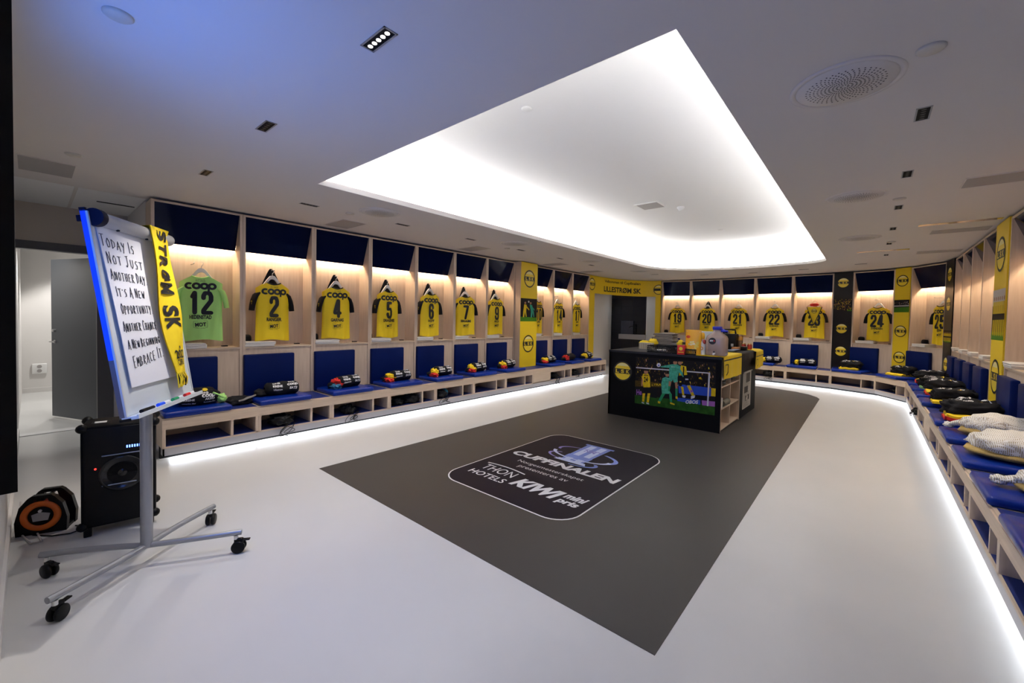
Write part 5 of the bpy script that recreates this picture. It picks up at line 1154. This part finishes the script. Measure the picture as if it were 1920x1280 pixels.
for z, r_ in PR:
    for k in range(n_):
        a = 2*math.pi*k/n_; p = 4.5 if z < .27 else 2.6
        c_, s_ = math.cos(a), math.sin(a); q = (abs(c_)**p+abs(s_)**p)**(-1/p); vs_.append((r_*q*c_, r_*q*s_*.9, z))
m.add(vs_, [(i*n_+k, i*n_+(k+1) % n_, (i+1)*n_+(k+1) % n_, (i+1)*n_+k) for i in range(len(PR)-1) for k in range(n_)]+[tuple(range(n_))[::-1], tuple(range((len(PR)-1)*n_, len(PR)*n_))], 0, True); bm.free(); tk = build('tank', m, GLASSY, dsn)
m = MB(); m.lathe([(.058, .355), (.062, .36), (.062, .392), (.055, .40), (0, .40)], 24); m.rbox((.0, -.025, .325), (.135, .025, .350), .01); m.tube([(.0, 0, .38), (.10, 0, .335)], .018, 10); build('lid', m, mat('lid_blue', (.008, .02, .46), .35), dsn)
m = MB(); fb = lambda l: (lambda x, y: (x, -.1165-l, y)); ring2d(m, -.03, .20, .046, 0, fb(0), 0, n=24); text(m, 'SIX', -.04, .205, .045, .024, fb(.001), 1, .05, .2); text(m, '+', -.006, .205, .022, .026, fb(.001), 2, .08); build('badge', m, [PRINT, WPRINT, mat('badge_red', (.6, .02, .02), .4)], tk)
m = MB(); text(m, 'DRINK CLEAN', -.03, .075, .12, .014, fb(.0005), 0, .01); build('embossing', m, mat('embossed', (.28, .19, .15), .4), tk)
m = MB(); m.tube([(.0, -.115, .035), (.0, -.15, .035), (.0, -.155, .015)], .013, 10, 1); m.tube([(0, -.14, .045), (0, -.14, .065)], .009, 10, 0); build('tap', m, [NAVYP, WHITE], dsn)
m = MB(); m.box((-.012, -.012, 0), (.012, .012, .235)); simple('wooden_batten', 'pale upright batten right behind the drink dispenser', 'batten', m, WOOD, (-1.575, 6.60, IZ))
cm = thing('tool_case', 'black case with a carrying handle standing behind the drink dispenser', 'case', (-1.84, 8.0, IZ)); m = MB(); m.rbox((-.13, -.09, 0), (.13, .09, .27), .015); build('shell', m, BLACK, cm)
m = MB(); m.tube([(-.09, 0, .27), (-.08, 0, .34), (.09, 0, .34), (.10, 0, .27)], .016, 10); build('handle', m, BLACK, cm); m = MB(); m.rbox((-.05, -.095, .05), (.0, -.088, .10), .003); m.rbox((.05, -.095, .05), (.09, -.088, .10), .003); build('latch', m, SILVERP, cm)
m = MB(); m.rbox((-.06, -.012, .305), (.05, .012, .335), .006); build('yellow_tag', m, YELP, cm)
t = thing('patterned_can', 'tall patterned can right of the black case', 'can', (-1.68, 8.05, IZ)); m = MB(); m.lathe([(.045, 0), (.045, .23), (.04, .24)], 20); build('body', m, mat('can_brown', (.22, .11, .05), .4, noise_amt=.8, nscale=40), t); m = MB(); m.lathe([(.046, .16), (.046, .23)], 20); build('label', m, mat('can_orange', (.55, .25, .03), .4), t)
m = MB(); m.rbox((-.05, -.22, 0), (.05, .22, .02), .006); simple('blue_tray', 'flat blue and grey tray on the yellow jersey', 'tray', m, mat('tray_blue', (.12, .18, .34), .35), (-1.60, 7.25, IZ+.022))
m = MB(); m.rbox((-.05, -.06, 0), (.05, .06, .06), .01); simple('black_tin', 'small black box on the dark cloth', 'box', m, BLACK, (-1.55, 7.70, IZ+.014))
for i, x in enumerate((-1.62, -1.53)):
    m = MB(); m.lathe([(.034, 0), (.038, .02), (.038, .07), (.03, .085)], 18, (0, 0, 0), 'z', 0); m.lathe([(.03, .085), (.03, .10), (0, .10)], 18, (0, 0, 0), 'z', 1); simple('red_jar', 'small red jar at the far island edge, %s of two' % ('left' if i == 0 else 'right'), 'jar', m, [mat('jam', (.35, .03, .02), .2), mat('gold_lid', (.5, .35, .1), .3, metal=.6)], (x, 8.05, IZ+.014), 0, 'red jars on the island')
m = MB(); m.rbox((-.05, -.10, 0), (.05, .10, .05), .012); simple('orange_stripe_packet', 'orange striped packet in front of the red jars', 'packet', m, mat('packet_orange', (.45, .16, .03), .5), (-1.63, 7.55, IZ+.014))

# ------------------------------------------------------------------ pennant on the shirt numbered 23
L_, a_ = seg(Q[4], Q[5])
pn = thing('pennant', 'triangular yellow pennant with black edges hung over the shirt numbered 23', 'pennant', frame_pt(Q[4], a_, .45, .045, 0), a_)
m = MB(); m.add([(-.155, 0, 1.90), (.155, 0, 1.90), (0, 0, 1.46), (-.155, .006, 1.90), (.155, .006, 1.90), (0, .006, 1.46)], [(0, 2, 1), (3, 4, 5), (0, 1, 4, 3), (1, 2, 5, 4), (2, 0, 3, 5)]); build('cloth', m, YEL, pn)
m = MB(); m.tube([(-.155, -.002, 1.90), (0, -.002, 1.46)], .008, 6); m.tube([(.155, -.002, 1.90), (0, -.002, 1.46)], .008, 6); build('edge_braid', m, PRINT, pn)
m = MB(); m.tube([(-.16, 0, 1.905), (0, .05, 2.06), (.16, 0, 1.905)], .004, 6); build('cord', m, mat('red_cord', (.5, .02, .03), .6), pn)
m = MB(); m.blob((0, .02, 1.955), (.09, .02, .04), 4, .2, 2, 0, 3, .3); build('red_ribbon', m, RED, pn)
crest('club_crest', pn, lambda x, y, l: (x, -.002-l, y), 0, 1.80, .055)
# pale tub beside the first towel
m = MB(); m.lathe([(.028, 0), (.030, .042), (0, .044)], 20); simple('white_tub', 'small white tub beside the towel under the lime green shirt', 'tub', m, WHITE, frame_pt((LX, .84), A90, .475, .04, 1.0705))
# dim lamp of the room beyond the doorway, and an added unseen one for the wash room
def room_lamp(loc, label, power, size, colr=(1, .97, .93)):
    t = thing('ceiling_lamp', label, 'light', loc); m = MB(); m.lathe([(.10, 0), (.10, -.02), (.09, -.025), (0, -.025)], 24); build('diffuser', m, mat('lamp_glow', (1, 1, 1), emit=6, ecol=(1, .97, .93)), t)
    ld = bpy.data.lights.new('lamp', 'SPOT'); ld.energy = power; ld.spot_size = rad(size); ld.spot_blend = .35; ld.color = colr; ld.shadow_soft_size = .08; obj('lamp', ld, t, (0, 0, -.05))
room_lamp((-8.3, -.02+.25, 2.715), 'round lamp in the ceiling of the room beyond the doorway, by the ajar door', 130, 80)
room_lamp((-10.5, .8, 2.715), 'round lamp in the ceiling at the far side of the room beyond the doorway', 160, 110)
room_lamp((-5.80, 12.45, 2.598), 'unseen round lamp added to brighten the inside of the far doorway', 7, 120, (.85, .92, 1))  # added lamp, hidden above the header, lifts the dark interior
